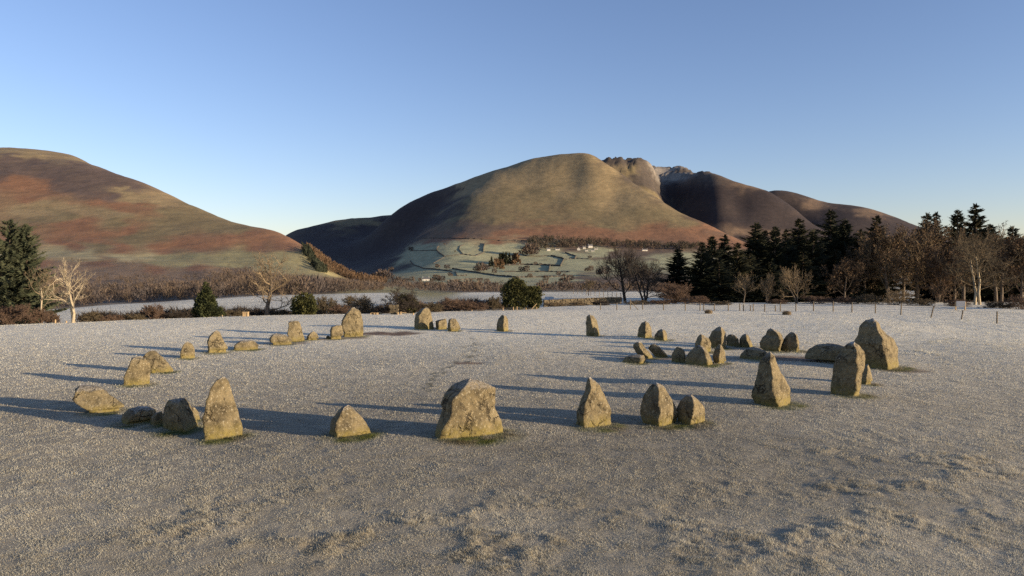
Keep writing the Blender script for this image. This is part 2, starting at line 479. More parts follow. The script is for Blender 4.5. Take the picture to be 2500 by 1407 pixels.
cover('scrub', [(1150, 706), (1250, 704), (1400, 700), (1500, 700), (1600, 700), (1450, 680), (1550, 675), (1650, 690), (1050, 700), (1500, 690)])
cover('scrub', [(1500, 606), (1600, 606), (1400, 604), (1700, 606), (1480, 630), (1560, 625)])
cover('crag', [(1500, 395, 4720), (1540, 400, 4700), (1560, 400, 4750), (1580, 430, 4600), (1550, 440, 4500)])
cover('crag', [(1590, 460, 4450), (1590, 425, 4800), (1540, 430, 4500), (1480, 395, 4740), (1600, 440, 4780)])
cover('olive', [(1520, 420, 4600), (1570, 470, 4350)])
cover('snow', [(1610, 411, 5690), (1640, 414, 5690), (1625, 420, 5600), (1655, 420, 5600)])
cover('crag', [(1665, 416, 5650), (1690, 426, 5650)])
cover('dark_heather', [(1640, 470, 5000), (1680, 480, 4800), (1720, 470, 4700), (1780, 480, 4450), (1850, 500, 4400), (1820, 540, 4200), (1900, 540, 4250), (1760, 540, 4200), (1700, 530, 4500), (1920, 510, 4500)])  # dark heather, the ridge's own deep tone
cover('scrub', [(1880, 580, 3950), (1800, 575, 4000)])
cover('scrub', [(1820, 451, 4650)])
cover('dark_heather', [(1930, 520, 5400), (1980, 520, 5400), (2080, 530, 5300), (2150, 550, 5200), (2050, 520, 5450), (2200, 570, 5200)])
cover('dark_heather', [(2180, 560, 5200), (1800, 470, 4600), (1860, 470, 4600), (1900, 490, 4500), (1960, 550, 4300), (1990, 560, 4300), (1840, 590, 3850), (2000, 600, 4000), (2100, 600, 4400), (1950, 600, 3900)])
cover('scrub', [(1990, 504, 5610), (2130, 516, 5510)])
names = sorted(COVER)
CCA = np.array([[c[0], c[1], c[2]] for c in CC]); CCN = np.array([names.index(c[3]) for c in CC])
def land_cover(s, q, ly, x, y, z):
    # wander the boundaries, streaking them along the slope
    n1 = fbm2(x * 0.006 + z * 0.004, y * 0.003 + z * 0.022, 51, 4, 0.6)
    n2 = fbm2(x * 0.006 + 40, y * 0.003 + z * 0.022 + 9, 57, 4, 0.6)
    far = sst(500, 1200, y)
    s = s + 0.020 * n1 * far; q = q + 0.0055 * n2 * far
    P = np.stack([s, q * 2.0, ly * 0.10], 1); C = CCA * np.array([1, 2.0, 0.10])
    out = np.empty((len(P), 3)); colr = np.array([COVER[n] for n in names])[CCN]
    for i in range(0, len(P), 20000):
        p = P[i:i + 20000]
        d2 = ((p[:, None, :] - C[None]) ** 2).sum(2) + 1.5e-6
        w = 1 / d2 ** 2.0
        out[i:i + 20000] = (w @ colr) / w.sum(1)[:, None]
    return out
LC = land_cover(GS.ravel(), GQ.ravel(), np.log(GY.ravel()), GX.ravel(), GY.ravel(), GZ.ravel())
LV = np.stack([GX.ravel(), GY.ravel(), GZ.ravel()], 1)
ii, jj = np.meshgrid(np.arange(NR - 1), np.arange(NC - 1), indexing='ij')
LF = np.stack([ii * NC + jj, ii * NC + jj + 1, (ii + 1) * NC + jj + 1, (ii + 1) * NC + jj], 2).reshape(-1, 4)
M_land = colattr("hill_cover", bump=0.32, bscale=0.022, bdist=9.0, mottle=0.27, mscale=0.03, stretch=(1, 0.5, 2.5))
M_valley = colattr("valley_cover", bump=0.9, bscale=0.6, bdist=0.8, mottle=0.22, mscale=0.06)
fy = GY[:-1, :-1].ravel(); fpx = 1250 + GS[:-1, :-1].ravel() * FPX
fell_left = (fy > 1080) & (fpx < 830) & (fy < 4000)
far_hill = ((fy > 4400) & (fpx < 980)) | ((fy >= 4000) & (fpx < 830))
ridge = (fy > np.interp(fpx, [1400, 1480, 1600, 1850, 2000, 4000], [4500, 4350, 4050, 3500, 2900, 2900])) & (fpx > 1400)
central = (fy > 2150) & ~fell_left & ~far_hill & ~ridge
valley = ~(fell_left | far_hill | ridge | central)
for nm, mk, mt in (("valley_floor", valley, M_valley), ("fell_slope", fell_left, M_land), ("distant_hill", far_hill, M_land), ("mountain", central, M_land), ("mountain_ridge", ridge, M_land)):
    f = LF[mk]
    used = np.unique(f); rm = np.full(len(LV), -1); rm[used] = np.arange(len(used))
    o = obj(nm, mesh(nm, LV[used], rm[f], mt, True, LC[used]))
    o["kind"] = "structure"
# ------------------------------------------------------------------ the standing stones
ZR = {'A': (0, 720, 3.517), 'B': (600, 720, 3.518), 'C': (1180, 740, 3.908), 'D': (1480, 740, 4.396), 'E': (1780, 740, 4.690)}
M_stone, nt, bs, out = newmat("weathered_stone")
tc = node(nt, "ShaderNodeTexCoord")
oi = node(nt, "ShaderNodeObjectInfo")
off = node(nt, "ShaderNodeVectorMath", operation='ADD')
nt.links.new(tc.outputs["Object"], off.inputs[0])
sc3 = node(nt, "ShaderNodeVectorMath", operation='SCALE'); sc3.inputs["Scale"].default_value = 37.0
cmb = node(nt, "ShaderNodeCombineXYZ")
for i in range(3): nt.links.new(oi.outputs["Random"], cmb.inputs[i])
nt.links.new(cmb.outputs[0], sc3.inputs[0]); nt.links.new(sc3.outputs[0], off.inputs[1])
def nz(scale, detail=6, rough=0.62):
    n = node(nt, "ShaderNodeTexNoise", Scale=scale, Detail=detail, Roughness=rough)
    nt.links.new(off.outputs[0], n.inputs["Vector"]); return n
def ramp(src, *st):
    r = node(nt, "ShaderNodeValToRGB")
    e = r.color_ramp.elements
    while len(e) < len(st): e.new(0.5)
    for i, (p, c) in enumerate(st):
        e[i].position = p; e[i].color = rgb(c) if not isinstance(c, float) else (c, c, c, 1)
    nt.links.new(src, r.inputs[0]); return r
def mixc(fac, a, b):
    m = node(nt, "ShaderNodeMix", data_type='RGBA')
    nt.links.new(fac, m.inputs[0])
    if isinstance(a, tuple): m.inputs[6].default_value = rgb(a)
    else: nt.links.new(a, m.inputs[6])
    if isinstance(b, tuple): m.inputs[7].default_value = rgb(b)
    else: nt.links.new(b, m.inputs[7])
    return m.outputs[2]
base = ramp(nz(3.2).outputs[0], (.30, (.055, .044, .026)), (.44, (.125, .101, .057)), (.58, (.190, .152, .084)), (.72, (.148, .127, .085)))
lich = ramp(nz(19, 5, .75).outputs[0], (.57, 0.0), (.64, 1.0))
c1 = mixc(lich.outputs[0], base.outputs[0], (.36, .315, .215))
darkp = ramp(nz(7.5, 5, .7).outputs[0], (.30, 1.0), (.44, 0.0))
c2 = mixc(darkp.outputs[0], c1, (.055, .046, .030))
wob_ = nz(2.4, 4, .6)
wv_ = node(nt, "ShaderNodeVectorMath", operation='MULTIPLY_ADD')
nt.links.new(wob_.outputs[1], wv_.inputs[0]); wv_.inputs[1].default_value = (.9, .9, .9); nt.links.new(off.outputs[0], wv_.inputs[2])
vor = node(nt, "ShaderNodeTexVoronoi", feature='DISTANCE_TO_EDGE', Scale=1.15)
nt.links.new(wv_.outputs[0], vor.inputs["Vector"])
crk_ = ramp(vor.outputs["Distance"], (.0, 1.0), (.028, 0.0))
gate_ = ramp(nz(1.7, 3, .5).outputs[0], (.46, 0.0), (.58, 1.0))
cm_ = node(nt, "ShaderNodeMath", operation='MULTIPLY'); nt.links.new(crk_.outputs[0], cm_.inputs[0]); nt.links.new(gate_.outputs[0], cm_.inputs[1])
c2 = mixc(cm_.outputs[0], c2, (.035, .028, .018))
a_m = node(nt, "ShaderNodeAttribute", attribute_name="moss")
mnz = ramp(nz(9, 4, .6).outputs[0], (.35, 0.25), (.65, 1.0))
mm = node(nt, "ShaderNodeMath", operation='MULTIPLY')
nt.links.new(a_m.outputs["Fac"], mm.inputs[0]); nt.links.new(mnz.outputs[0], mm.inputs[1])
c3 = mixc(mm.outputs[0], c2, (.200, .160, .044))
a_f = node(nt, "ShaderNodeAttribute", attribute_name="frost")
fnz = ramp(nz(22, 4, .6).outputs[0], (.38, 0.0), (.58, 1.0))
fm = node(nt, "ShaderNodeMath", operation='MULTIPLY')
nt.links.new(a_f.outputs["Fac"], fm.inputs[0]); nt.links.new(fnz.outputs[0], fm.inputs[1])
c4 = mixc(fm.outputs[0], c3, (.66, .66, .66))
nt.links.new(c4, bs.inputs["Base Color"])
bs.inputs["Roughness"].default_value = 0.93
b1 = node(nt, "ShaderNodeBump", Strength=0.9, Distance=0.07); nt.links.new(nz(7, 9, .68).outputs[0], b1.inputs["Height"])
b2 = node(nt, "ShaderNodeBump", Strength=0.55, Distance=0.012); nt.links.new(nz(45, 5, .7).outputs[0], b2.inputs["Height"])
b3 = node(nt, "ShaderNodeBump", Strength=0.8, Distance=0.05, invert=True); nt.links.new(cm_.outputs[0], b3.inputs["Height"])
nt.links.new(b1.outputs[0], b3.inputs["Normal"]); nt.links.new(b3.outputs[0], b2.inputs["Normal"]); nt.links.new(b2.outputs[0], bs.inputs["Normal"])

FOOT = []          # where stones stand: x, y, half width, half depth
def stone(name, label, reg, poly, base, r=(-.6, -.6), dr=0.75, seed=0, cuts=0, rough=1.0, rnd=0.20, moss=1.0, tilt=0.0):
    ox, oy, k = ZR[reg]; dr = dr * 1.22
    P = np.array([(ox + x / k, oy + y / k) for x, y in poly])
    byp = oy + base / k
    Y0 = float(ground_y(P[:, 0].mean(), byp))
    ytop, ybot = P[:, 1].min(), max(P[:, 1].max(), byp)
    big = (ybot - ytop) > 45
    NL, NA = (46, 72) if big else (30, 48)
    # outline widths level by level
    n = len(P); E = [(P[i], P[(i + 1) % n]) for i in range(n)]
    tl = np.linspace(0, 1, NL)
    lev = 1 - (1 - tl) ** 1.35
    ys = ybot + (ytop - ybot) * lev
    ylim = ytop + 0.90 * (P[:, 1].max() - ytop)
    L, Rr = [], []
    for y in ys:
        yy = min(max(y, ytop + 0.25), ylim)
        xs = []
        for a, b in E:
            if (a[1] - yy) * (b[1] - yy) <= 0 and a[1] != b[1]:
                xs.append(a[0] + (yy - a[1]) / (b[1] - a[1]) * (b[0] - a[0]))
        L.append(min(xs)); Rr.append(max(xs))
    L = np.array(L); Rr = np.array(Rr)
    W0 = 0.5 * np.percentile(Rr - L, 80) / FPX * Y0
    Yc = Y0 + 0.62 * W0 * dr
    sc_ = Yc / FPX
    xl = ray(L, ys)[0] * Yc; xr = ray(Rr, ys)[0] * Yc
    zz = CAMH + ray(L, ys)[1] * Yc
    zb = float(z_field(np.array([0.5 * (xl[2] + xr[2])]), np.array([Yc]), False)[0])
    ztop = zz.max()
    zz = zz.min() + (zz - zz.min())
    zz[0] = min(zz[0], zb) - 0.22
    zz[1] = min(zz[1], zb - 0.02)
    cx = 0.5 * (xl + xr); hw = 0.5 * (xr - xl)
    hw *= 1 - 0.62 * (1 - np.sqrt(np.clip(1 - (np.clip((ybot - ys) / (ybot - ytop) - 0.92, 0, 1) / 0.08) ** 2, 0, 1)))
    t = np.clip((zz - zb) / max(ztop - zb, .1), 0, 1)
    dep = dr * (0.45 * W0 + 0.60 * hw) * (1 - t ** 7) ** 0.5
    dep[-1] = 0.12 * W0
    yc = Yc + tilt * (zz - zb)
    rr = np.interp(t, np.linspace(0, 1, len(r)), r)
    rr = np.clip(rr + 0.16 * fbm2(zz * 2.2 / max(W0, .3) * .5 + seed, zz * 0 + seed * 3.1, seed, 3), -.92, .92)
    ang = 2 * np.pi * np.arange(NA) / NA
    V = np.zeros((NL, NA, 3))
    for i in range(NL):
        pts = np.array([(1, 0.05), (0.45 + 0.2 * rr[i], 0.9), (-0.5, 0.85), (-1, 0.05), (rr[i], -1.0)])
        px_, py_ = np.cos(ang), np.sin(ang)
        rho = np.full(NA, 9.0)
        for j in range(5):
            a, b = pts[j], pts[(j + 1) % 5]
            nx, ny = (b[1] - a[1]), -(b[0] - a[0])
            h = nx * a[0] + ny * a[1]
            dd = nx * px_ + ny * py_
            with np.errstate(divide='ignore', invalid='ignore'):
                tt = np.where(dd * np.sign(h) > 1e-6, h / dd, 9.0)
            rho = np.minimum(rho, np.where(tt > 0, tt, 9.0))
        rho = (1 - rnd) * rho + rnd * 1.0
        V[i, :, 0] = cx[i] + hw[i] * rho * px_
        V[i, :, 1] = yc[i] + dep[i] * rho * py_
        V[i, :, 2] = zz[i]
    V = V.reshape(-1, 3)
    V = np.concatenate([V, [[cx[-1], yc[-1], zz[-1] + 0.01]]])
    rng = np.random.default_rng(seed + 100)
    # a few flat breaks across the body
    C = np.array([cx.mean(), yc.mean(), 0.5 * (zb + ztop)])
    Q = V - C
    for c in range(cuts):
        nv = np.array([rng.normal() * .5, -1.0, rng.normal() * 0.5 + .1]); nv /= np.linalg.norm(nv)
        pr = Q @ nv
        h = np.quantile(pr, 0.95 - 0.06 * rng.random())
        Q = Q - np.maximum(pr - h, 0)[:, None] * nv * 0.85
    V = Q + C
    sz = W0
    f1 = fbm3(V[:, 0] * 1.5 / sz * .6, V[:, 1] * 1.5 / sz * .6, V[:, 2] * 1.5 / sz * .6, seed, 3, .5)
    f2 = fbm3(V[:, 0] * 5, V[:, 1] * 5, V[:, 2] * 5, seed + 50, 4, .62)
    crk = -np.maximum(0, 0.10 - np.abs(fbm3(V[:, 0] * 1.9 + V[:, 2], V[:, 1] * 1.9, V[:, 2] * 1.5 - V[:, 0], seed + 70, 2, .4))) * 10
    dv = V - np.array([0, 0, 0]); dirs = V - np.stack([np.append(np.repeat(cx, NA), cx[-1]), np.append(np.repeat(yc, NA), yc[-1]), V[:, 2] - 0.25 * sz * np.append(np.repeat(t ** 3, NA), 1.0)], 1)
    dirs /= np.linalg.norm(dirs, axis=1, keepdims=True) + 1e-6
    V = V + dirs * (sz * 0.030 * f1 + 0.017 * min(1.0, sz * 2) * f2 + 0.016 * min(1, sz * 2) * crk)[:, None] * rough
    # faces
    i_, j_ = np.meshgrid(np.arange(NL - 1), np.arange(NA), indexing='ij')
    j2 = (j_ + 1) % NA
    F = np.stack([i_ * NA + j_, i_ * NA + j2, (i_ + 1) * NA + j2, (i_ + 1) * NA + j_], 2).reshape(-1, 4)
    top = np.stack([(NL - 1) * NA + np.arange(NA), (NL - 1) * NA + (np.arange(NA) + 1) % NA, np.full(NA, NL * NA)], 1)
    F = np.concatenate([q2t(F), top])
    # moss at the foot, rime on top
    hgt = V[:, 2] - zb
    H = ztop - zb
    ms = np.clip(1.0 - hgt / (0.22 * H + 0.08), 0, 1) ** 1.1 * 1.15 * moss
    e1 = V[F[:, 1]] - V[F[:, 0]]; e2 = V[F[:, 2]] - V[F[:, 0]]
    fn = np.cross(e1, e2); vnrm = np.zeros_like(V)
    for q in range(3): np.add.at(vnrm, F[:, q], fn)
    vnrm /= np.linalg.norm(vnrm, axis=1, keepdims=True) + 1e-9
    fr = sst(0.55, 0.92, vnrm[:, 2]) * sst(0.55, 0.9, hgt / H) * 0.24 + sst(0.965, 1.0, hgt / H) * 0.35
    org = np.array([cx[2], Yc, zb])
    o = obj(name, mesh(name, V - org, F, M_stone, True, None, {"moss": np.clip(ms, 0, 1), "frost": np.clip(fr, 0, 1)}), None, tuple(org))
    tag(o, label, "stone", "stones of the circle")
    FOOT.append((0.5 * (xl[1] + xr[1]), yc[1], hw[1], dep[1]))
    return o

ST = [
 ("fallen_stone", "leaning lichen-spotted slab tipped over at the far left front of the circle", 'A', [(850, 990), (760, 950), (690, 920), (650, 875), (650, 810), (690, 773), (740, 780), (810, 790), (880, 815), (950, 870), (1065, 950), (1060, 965), (930, 998)], 998, (-.8, -.5), .75, {}),
 ("low_boulder", "low flat-topped boulder half in shade beside the tipped slab", 'A', [(1040, 1090), (1040, 1030), (1090, 980), (1160, 963), (1280, 965), (1330, 985), (1345, 1020), (1330, 1060), (1250, 1090)], 1095, (.1, .1), .8, {}),
 ("low_boulder", "small dark rock in shadow against the left side of the dark block", 'A', [(1290, 1110), (1290, 1050), (1340, 1010), (1390, 1000), (1400, 1060), (1395, 1115)], 1115, (.2, .2), .9, {}),
 ("standing_stone", "dark squat block standing in shadow left of the tall tapering pillar", 'A', [(1390, 1150), (1390, 1040), (1410, 950), (1440, 905), (1550, 885), (1585, 895), (1610, 940), (1640, 1010), (1680, 1120), (1670, 1150)], 1160, (.85, .7), .95, {}),
 ("standing_stone", "small sunlit stone peeping out behind the dark squat block", 'A', [(1640, 1115), (1630, 1000), (1640, 960), (1670, 965), (1705, 1010), (1715, 1060), (1710, 1110)], 1075, (-.8, -.8), .9, {}),
 ("standing_stone", "tall tapering pillar stone at the front left of the circle", 'A', [(1772, 1215), (1775, 1050), (1780, 880), (1810, 800), (1850, 730), (1900, 703), (1940, 703), (1965, 740), (1985, 820), (2030, 960), (2070, 1090), (2085, 1180), (2050, 1220)], 1225, (-.82, -.6, -.35), .85, {}),
 ("standing_stone", "round-topped stone with slanting crack on the left side of the circle", 'A', [(1078, 768), (1085, 700), (1110, 610), (1135, 540), (1165, 525), (1210, 525), (1250, 550), (1282, 590), (1285, 640), (1285, 745)], 770, (-.85, -.5), .8, {}),
 ("standing_stone", "stone with long sloping right edge leaning behind the round-topped cracked one", 'A', [(1310, 640), (1290, 600), (1240, 525), (1260, 495), (1305, 475), (1330, 480), (1385, 525), (1440, 580), (1500, 655)], 655, (-.75, -.7), .7, {}),
 ("standing_stone", "small blunt pointed stone alone on the left arc of the circle", 'A', [(1556, 530), (1552, 480), (1570, 430), (1600, 403), (1618, 400), (1640, 415), (1665, 450), (1675, 490), (1675, 532)], 535, (-.6, -.5), .85, {}),
 ("standing_stone", "pyramid-shaped stone with dark cleft in its face on the left arc", 'A', [(1780, 480), (1775, 400), (1800, 350), (1845, 312), (1862, 306), (1885, 325), (1920, 390), (1955, 460), (1905, 488)], 488, (-.5, -.1), .9, {}),
 ("low_boulder", "low mossy boulder right of the pyramid-shaped stone on the left arc", 'A', [(2012, 458), (2020, 425), (2060, 395), (2110, 390), (2180, 395), (2220, 435), (2215, 452)], 460, (-.8, -.6), .8, {}),
 ("low_boulder", "broad low boulder at the foot of the flat-topped stone at back left", 'B', [(203, 405), (205, 370), (230, 340), (260, 330), (340, 345), (385, 370), (402, 400), (380, 415)], 418, (-.75, -.5), .8, {}),
 ("standing_stone", "flat-topped narrow stone behind the broad low boulder at back left", 'B', [(365, 370), (362, 330), (370, 235), (380, 220), (455, 225), (470, 250), (505, 375), (440, 390)], 390, (-.8, -.75), .8, {}),
 ("low_boulder", "small rounded rock between the flat-topped stone and the squat block at back", 'B', [(525, 380), (525, 355), (560, 320), (590, 315), (615, 340), (628, 372)], 378, (-.5, -.3), .9, {}),
 ("low_boulder", "tiny rock lying at the left foot of the squat block at back", 'B', [(688, 366), (696, 352), (712, 349), (722, 358), (724, 368)], 368, (-.3, -.3), .9, {}),
 ("standing_stone", "squat block leaning on the big oval stone at the back", 'B', [(725, 365), (722, 300), (735, 275), (790, 258), (825, 262), (845, 345), (800, 370)], 371, (-.7, -.5), .8, {}),
 ("standing_stone", "big pale oval slab stone at the back of the circle", 'B', [(850, 345), (820, 270), (820, 220), (850, 160), (910, 113), (935, 110), (980, 140), (1000, 190), (1012, 270), (1008, 335), (900, 350)], 350, (-.85, -.8, -.6), .6, {}),
 ("standing_stone", "tall round-shouldered stone with dark left side at the back entrance", 'B', [(1448, 300), (1445, 230), (1455, 170), (1500, 125), (1545, 108), (1570, 115), (1595, 160), (1610, 230), (1620, 300)], 303, (-.55, -.25), .8, {}),
 ("standing_stone", "short block with slanted top, left of the pinkish short stone", 'B', [(1635, 298), (1628, 225), (1660, 215), (1720, 203), (1728, 225), (1730, 300)], 303, (-.5, -.3), .9, {}),
 ("standing_stone", "short pinkish stone at the right end of the back trio", 'B', [(1740, 315), (1728, 290), (1742, 215), (1770, 200), (1800, 205), (1830, 240), (1850, 295), (1810, 310)], 318, (-.3, -.7), .8, {}),
 ("standing_stone", "lone small dark stone at the back middle of the circle", 'B', [(2152, 315), (2153, 250), (2170, 205), (2200, 172), (2235, 180), (2253, 210), (2258, 315)], 318, (.35, .2), 1.0, {}),
 ("standing_stone", "lone knobbly stone with a frosted tip between the pillar and the biggest front stone", 'B', [(717, 1215), (720, 1130), (740, 1070), (790, 1000), (850, 950), (885, 948), (930, 980), (990, 1040), (1040, 1090), (1072, 1150), (1075, 1205), (890, 1228)], 1230, (-.55, -.25), .85, {}),
 ("standing_stone", "biggest broad front stone with a diagonal crack across its face", 'B', [(1617, 1240), (1640, 1120), (1680, 980), (1665, 940), (1700, 850), (1760, 780), (1850, 725), (1930, 718), (2010, 725), (2080, 760), (2150, 800), (2155, 870), (2150, 960), (2180, 1040), (2210, 1120), (2213, 1200), (1960, 1245)], 1248, (-.80, -.62, -.45, -.2), .72, {}),
 ("standing_stone", "tall blunt stone split light and dark, alone at back right of centre", 'C', [(980, 318), (978, 200), (985, 130), (1015, 108), (1050, 120), (1090, 175), (1100, 230), (1115, 318)], 325, (.1, -.35), 1.0, {}),
 ("standing_stone", "rounded stone with a shadow on its foot, left of a back right pair", 'C', [(1468, 340), (1480, 250), (1510, 190), (1545, 170), (1580, 190), (1605, 240), (1610, 345)], 350, (-.25, -.25), .9, {}),
 ("standing_stone", "shorter stone on the right of the back right pair", 'C', [(1628, 365), (1632, 310), (1665, 265), (1700, 248), (1735, 258), (1755, 300), (1760, 365)], 372, (.25, 0), 1.0, {}),
 ("standing_stone", "sharp-pointed tall stone right of the biggest front stone", 'C', [(885, 1180), (890, 1100), (890, 1030), (930, 930), (970, 830), (1000, 715), (1015, 708), (1060, 740), (1110, 790), (1150, 860), (1210, 970), (1228, 1050), (1228, 1180), (1040, 1198)], 1200, (-.70, -.65, -.5), .75, {}),
 ("standing_stone", "egg-shaped stone, taller of the touching pair at front right", 'C', [(1530, 1160), (1495, 1060), (1495, 990), (1530, 880), (1600, 780), (1640, 760), (1690, 765), (1730, 800), (1790, 900), (1850, 1010), (1858, 1080), (1840, 1165), (1690, 1185)], 1185, (-.25, -.2, -.1), .85, {}),
 ("standing_stone", "shorter humped stone of the touching pair at front right", 'C', [(1860, 1170), (1850, 1000), (1890, 930), (1940, 880), (1985, 868), (2040, 910), (2095, 970), (2118, 1010), (2122, 1130), (2000, 1180)], 1180, (-.35, -.05, 0), .9, {}),
 ("standing_stone", "slab leaning left at the left end of the inner cluster", 'D', [(430, 590), (330, 550), (285, 480), (285, 450), (320, 420), (375, 418), (410, 460), (460, 525), (505, 580)], 595, (-.1, .1), .6, {}),
 ("low_boulder", "low dark slab lying flat before the leaning slab", 'D', [(160, 640), (200, 575), (300, 555), (400, 560), (430, 600), (410, 640)], 645, (.6, .4), .8, {}),
 ("standing_stone", "dark wedge leaning left, beside the leaning slab of the inner cluster", 'D', [(520, 570), (445, 490), (480, 445), (520, 437), (560, 460), (640, 540), (660, 565), (580, 580)], 580, (.8, .7), .7, {}),
 ("standing_stone", "dark blunt stone left of the broad humped one in the inner cluster", 'D', [(700, 630), (700, 560), (730, 500), (760, 468), (800, 475), (840, 510), (848, 560), (840, 630)], 640, (.9, .7), 1.0, {}),
 ("standing_stone", "broad humped stone in the middle of the inner cluster's front row", 'D', [(850, 650), (850, 580), (900, 520), (960, 465), (1010, 455), (1060, 480), (1110, 540), (1140, 620), (1145, 655), (990, 670)], 670, (.3, .2), .95, {}),
 ("standing_stone", "pointed sunlit stone touching the right side of the broad humped one", 'D', [(1155, 650), (1140, 570), (1170, 490), (1215, 445), (1240, 455), (1275, 520), (1290, 600), (1290, 625)], 655, (-.5, -.3), .85, {}),
 ("standing_stone", "pale peaked stone rising behind the broad humped one", 'D', [(955, 515), (948, 430), (980, 370), (1015, 335), (1050, 345), (1100, 380), (1130, 430), (1135, 515)], 522, (-.6, -.4), .85, {}),
 ("standing_stone", "steep-backed dark stone behind the pale peaked one in the back row", 'D', [(1140, 490), (1100, 400), (1100, 370), (1140, 300), (1215, 250), (1240, 258), (1280, 310), (1300, 370), (1290, 450), (1280, 480)], 490, (.0, .2), .95, {}),
 ("standing_stone", "small dark round stone between the steep-backed and the small pointed one", 'D', [(1290, 465), (1290, 370), (1310, 340), (1350, 335), (1390, 350), (1420, 390), (1428, 465)], 470, (.8, .7), 1.0, {}),
 ("standing_stone", "small pointed stone lit at its right end of the back row trio", 'D', [(1430, 465), (1430, 390), (1460, 350), (1490, 330), (1520, 340), (1545, 380), (1575, 460)], 475, (.0, -.1), .95, {}),
 ("standing_stone", "hollowed dark stone with an angled top, left of its pale-sided neighbour", 'D', [(1650, 490), (1650, 430), (1680, 370), (1710, 350), (1730, 295), (1765, 272), (1800, 285), (1860, 310), (1890, 350), (1905, 390), (1870, 505)], 515, (.5, .0), 1.0, {}),
 ("standing_stone", "half-shaded domed stone right of the hollowed dark one", 'D', [(1875, 505), (1880, 440), (1930, 360), (1985, 310), (2010, 312), (2050, 340), (2070, 420), (2075, 510)], 515, (.25, .15), 1.0, {}),
 ("low_boulder", "low boulder just behind the tip of the tall waisted stone", 'D', [(1425, 600), (1445, 550), (1500, 495), (1560, 472), (1640, 475), (1700, 510), (1735, 530), (1720, 590)], 605, (.5, .5), .9, {}),
 ("standing_stone", "tall waisted stone with broad foot at the front right", 'D', [(1600, 1080), (1562, 1010), (1565, 960), (1600, 840), (1640, 680), (1660, 610), (1720, 550), (1750, 528), (1775, 530), (1810, 570), (1845, 660), (1880, 740), (1930, 820), (1970, 900), (1983, 990), (1985, 1090), (1800, 1115)], 1115, (-.1, -.35, -.35, -.3), .85, {}),
 ("low_boulder", "long dark humped boulder lying in shadow left of the largest stone", 'E', [(865, 640), (865, 610), (920, 530), (1000, 480), (1100, 460), (1200, 462), (1290, 490), (1340, 520), (1360, 690)], 690, (.9, .85), .8, {'moss': .2}),
 ("standing_stone", "largest bell-shaped stone standing at the right of the circle", 'E', [(1560, 740), (1500, 600), (1440, 450), (1490, 360), (1510, 270), (1560, 205), (1620, 183), (1670, 183), (1715, 215), (1750, 290), (1820, 360), (1880, 400), (1920, 460), (1945, 520), (1940, 640), (1950, 720), (1800, 750)], 750, (-.25, -.3, -.1, .0), .9, {}),
 ("standing_stone", "tall notched stone with dark left face before the largest one", 'E', [(1165, 1060), (1165, 960), (1185, 830), (1190, 760), (1240, 620), (1300, 540), (1360, 470), (1430, 450), (1460, 470), (1510, 510), (1555, 560), (1568, 640), (1560, 720), (1530, 860), (1510, 990), (1480, 1045), (1330, 1070)], 1072, (.25, .1, -.1, -.1), .9, {}),
 ("standing_stone", "small pale stone tucked behind the right side of the notched stone", 'E', [(1500, 920), (1520, 820), (1560, 720), (1590, 700), (1620, 760), (1650, 890), (1590, 925)], 925, (-.7, -.5), .9, {}),
]
for i, (nm, lb, rg, pl, bs_, rv, drv, kw) in enumerate(ST):
    stone(nm, lb, rg, pl, bs_, rv, drv, seed=i * 7 + 3, **kw)

# ------------------------------------------------------------------ the frosted field
FA = np.array(FOOT)
def near_stone(x, y):
    """1 close to the sunny foot of a stone, falling to 0"""
    g = np.zeros_like(x)
    order = np.argsort(y); ysrt = y[order]
    for cx, cy, w, d in FOOT:
        i0, i1 = np.searchsorted(ysrt, [cy - d - 1.2, cy + d + 1.2])
        m = order[i0:i1]; m = m[np.abs(x[m] - cx) < w + 1.2]
        if not len(m): continue
        dx = (x[m] - cx - 0.10 * w); dy = (y[m] - cy + 0.12)
        e = np.sqrt((dx / (w + 0.02)) ** 2 + (dy / (d + 0.02)) ** 2)
        sz = min(w, 0.6)
        dist = (e - 1) * min(w, d)
        side = 0.50 + 0.55 * np.clip(0.5 * dx / (w + .1) - 0.7 * dy / (d + .1), -1, 1)
        g[m] = np.maximum(g[m], (1 - sst(0.02, 0.20 + 0.46 * sz, dist)) * side)
    return g
SOIL = [(960, 814, 1.9, 1.2, 1.0), (1140, 888, .65, .35, .9), (1960, 876, 2.0, .9, .9), (1900, 872, 1.6, .9, .8), (2215, 905, .7, .5, .6), (1610, 876, 1.6, .6, .7), (1780, 876, 1.4, .6, .45), (700, 835, 1.3, .7, .6), (790, 826, 1.3, .5, .8), (1800, 852, 1.8, .6, .5), (2130, 937, .5, .3, .7), (850, 822, 1.2, .7, .7)]
SOILW = [(float(ray(p, q)[0] * ground_y(p, q)), float(ground_y(p, q)), a, b, c) for p, q, a, b, c in SOIL]
rngp = np.random.default_rng(5)
STEPS = []
for (x0, y0), (x1, y1), n in (((1150, 820), (1165, 870), 16), ((1165, 872), (1060, 910), 14), ((1060, 905), (1040, 960), 10), ((1130, 850), (1190, 845), 10)):
    for k in range(n):
        f = k / n
        px = x0 + (x1 - x0) * f + rngp.normal() * 6; py = y0 + (y1 - y0) * f + rngp.normal() * 3
        Yg = float(ground_y(px, py)); STEPS.append((float(ray(px, py)[0]) * Yg, Yg))
SX0, SX1, SY0, SY1 = min(a for a, b in STEPS) - .4, max(a for a, b in STEPS) + .4, min(b for a, b in STEPS) - .4, max(b for a, b in STEPS) + .4
def soil(x, y):
    g = np.zeros_like(x)
    n = fbm2(x * 1.1, y * 1.1, 61, 3)
    for cx, cy, a, b, c in SOILW:
        d2 = ((x - cx) / a) ** 2 + ((y - cy) / b) ** 2
        g = np.maximum(g, c * sst(1.35, 0.35, d2 + 0.55 * n))
    return g
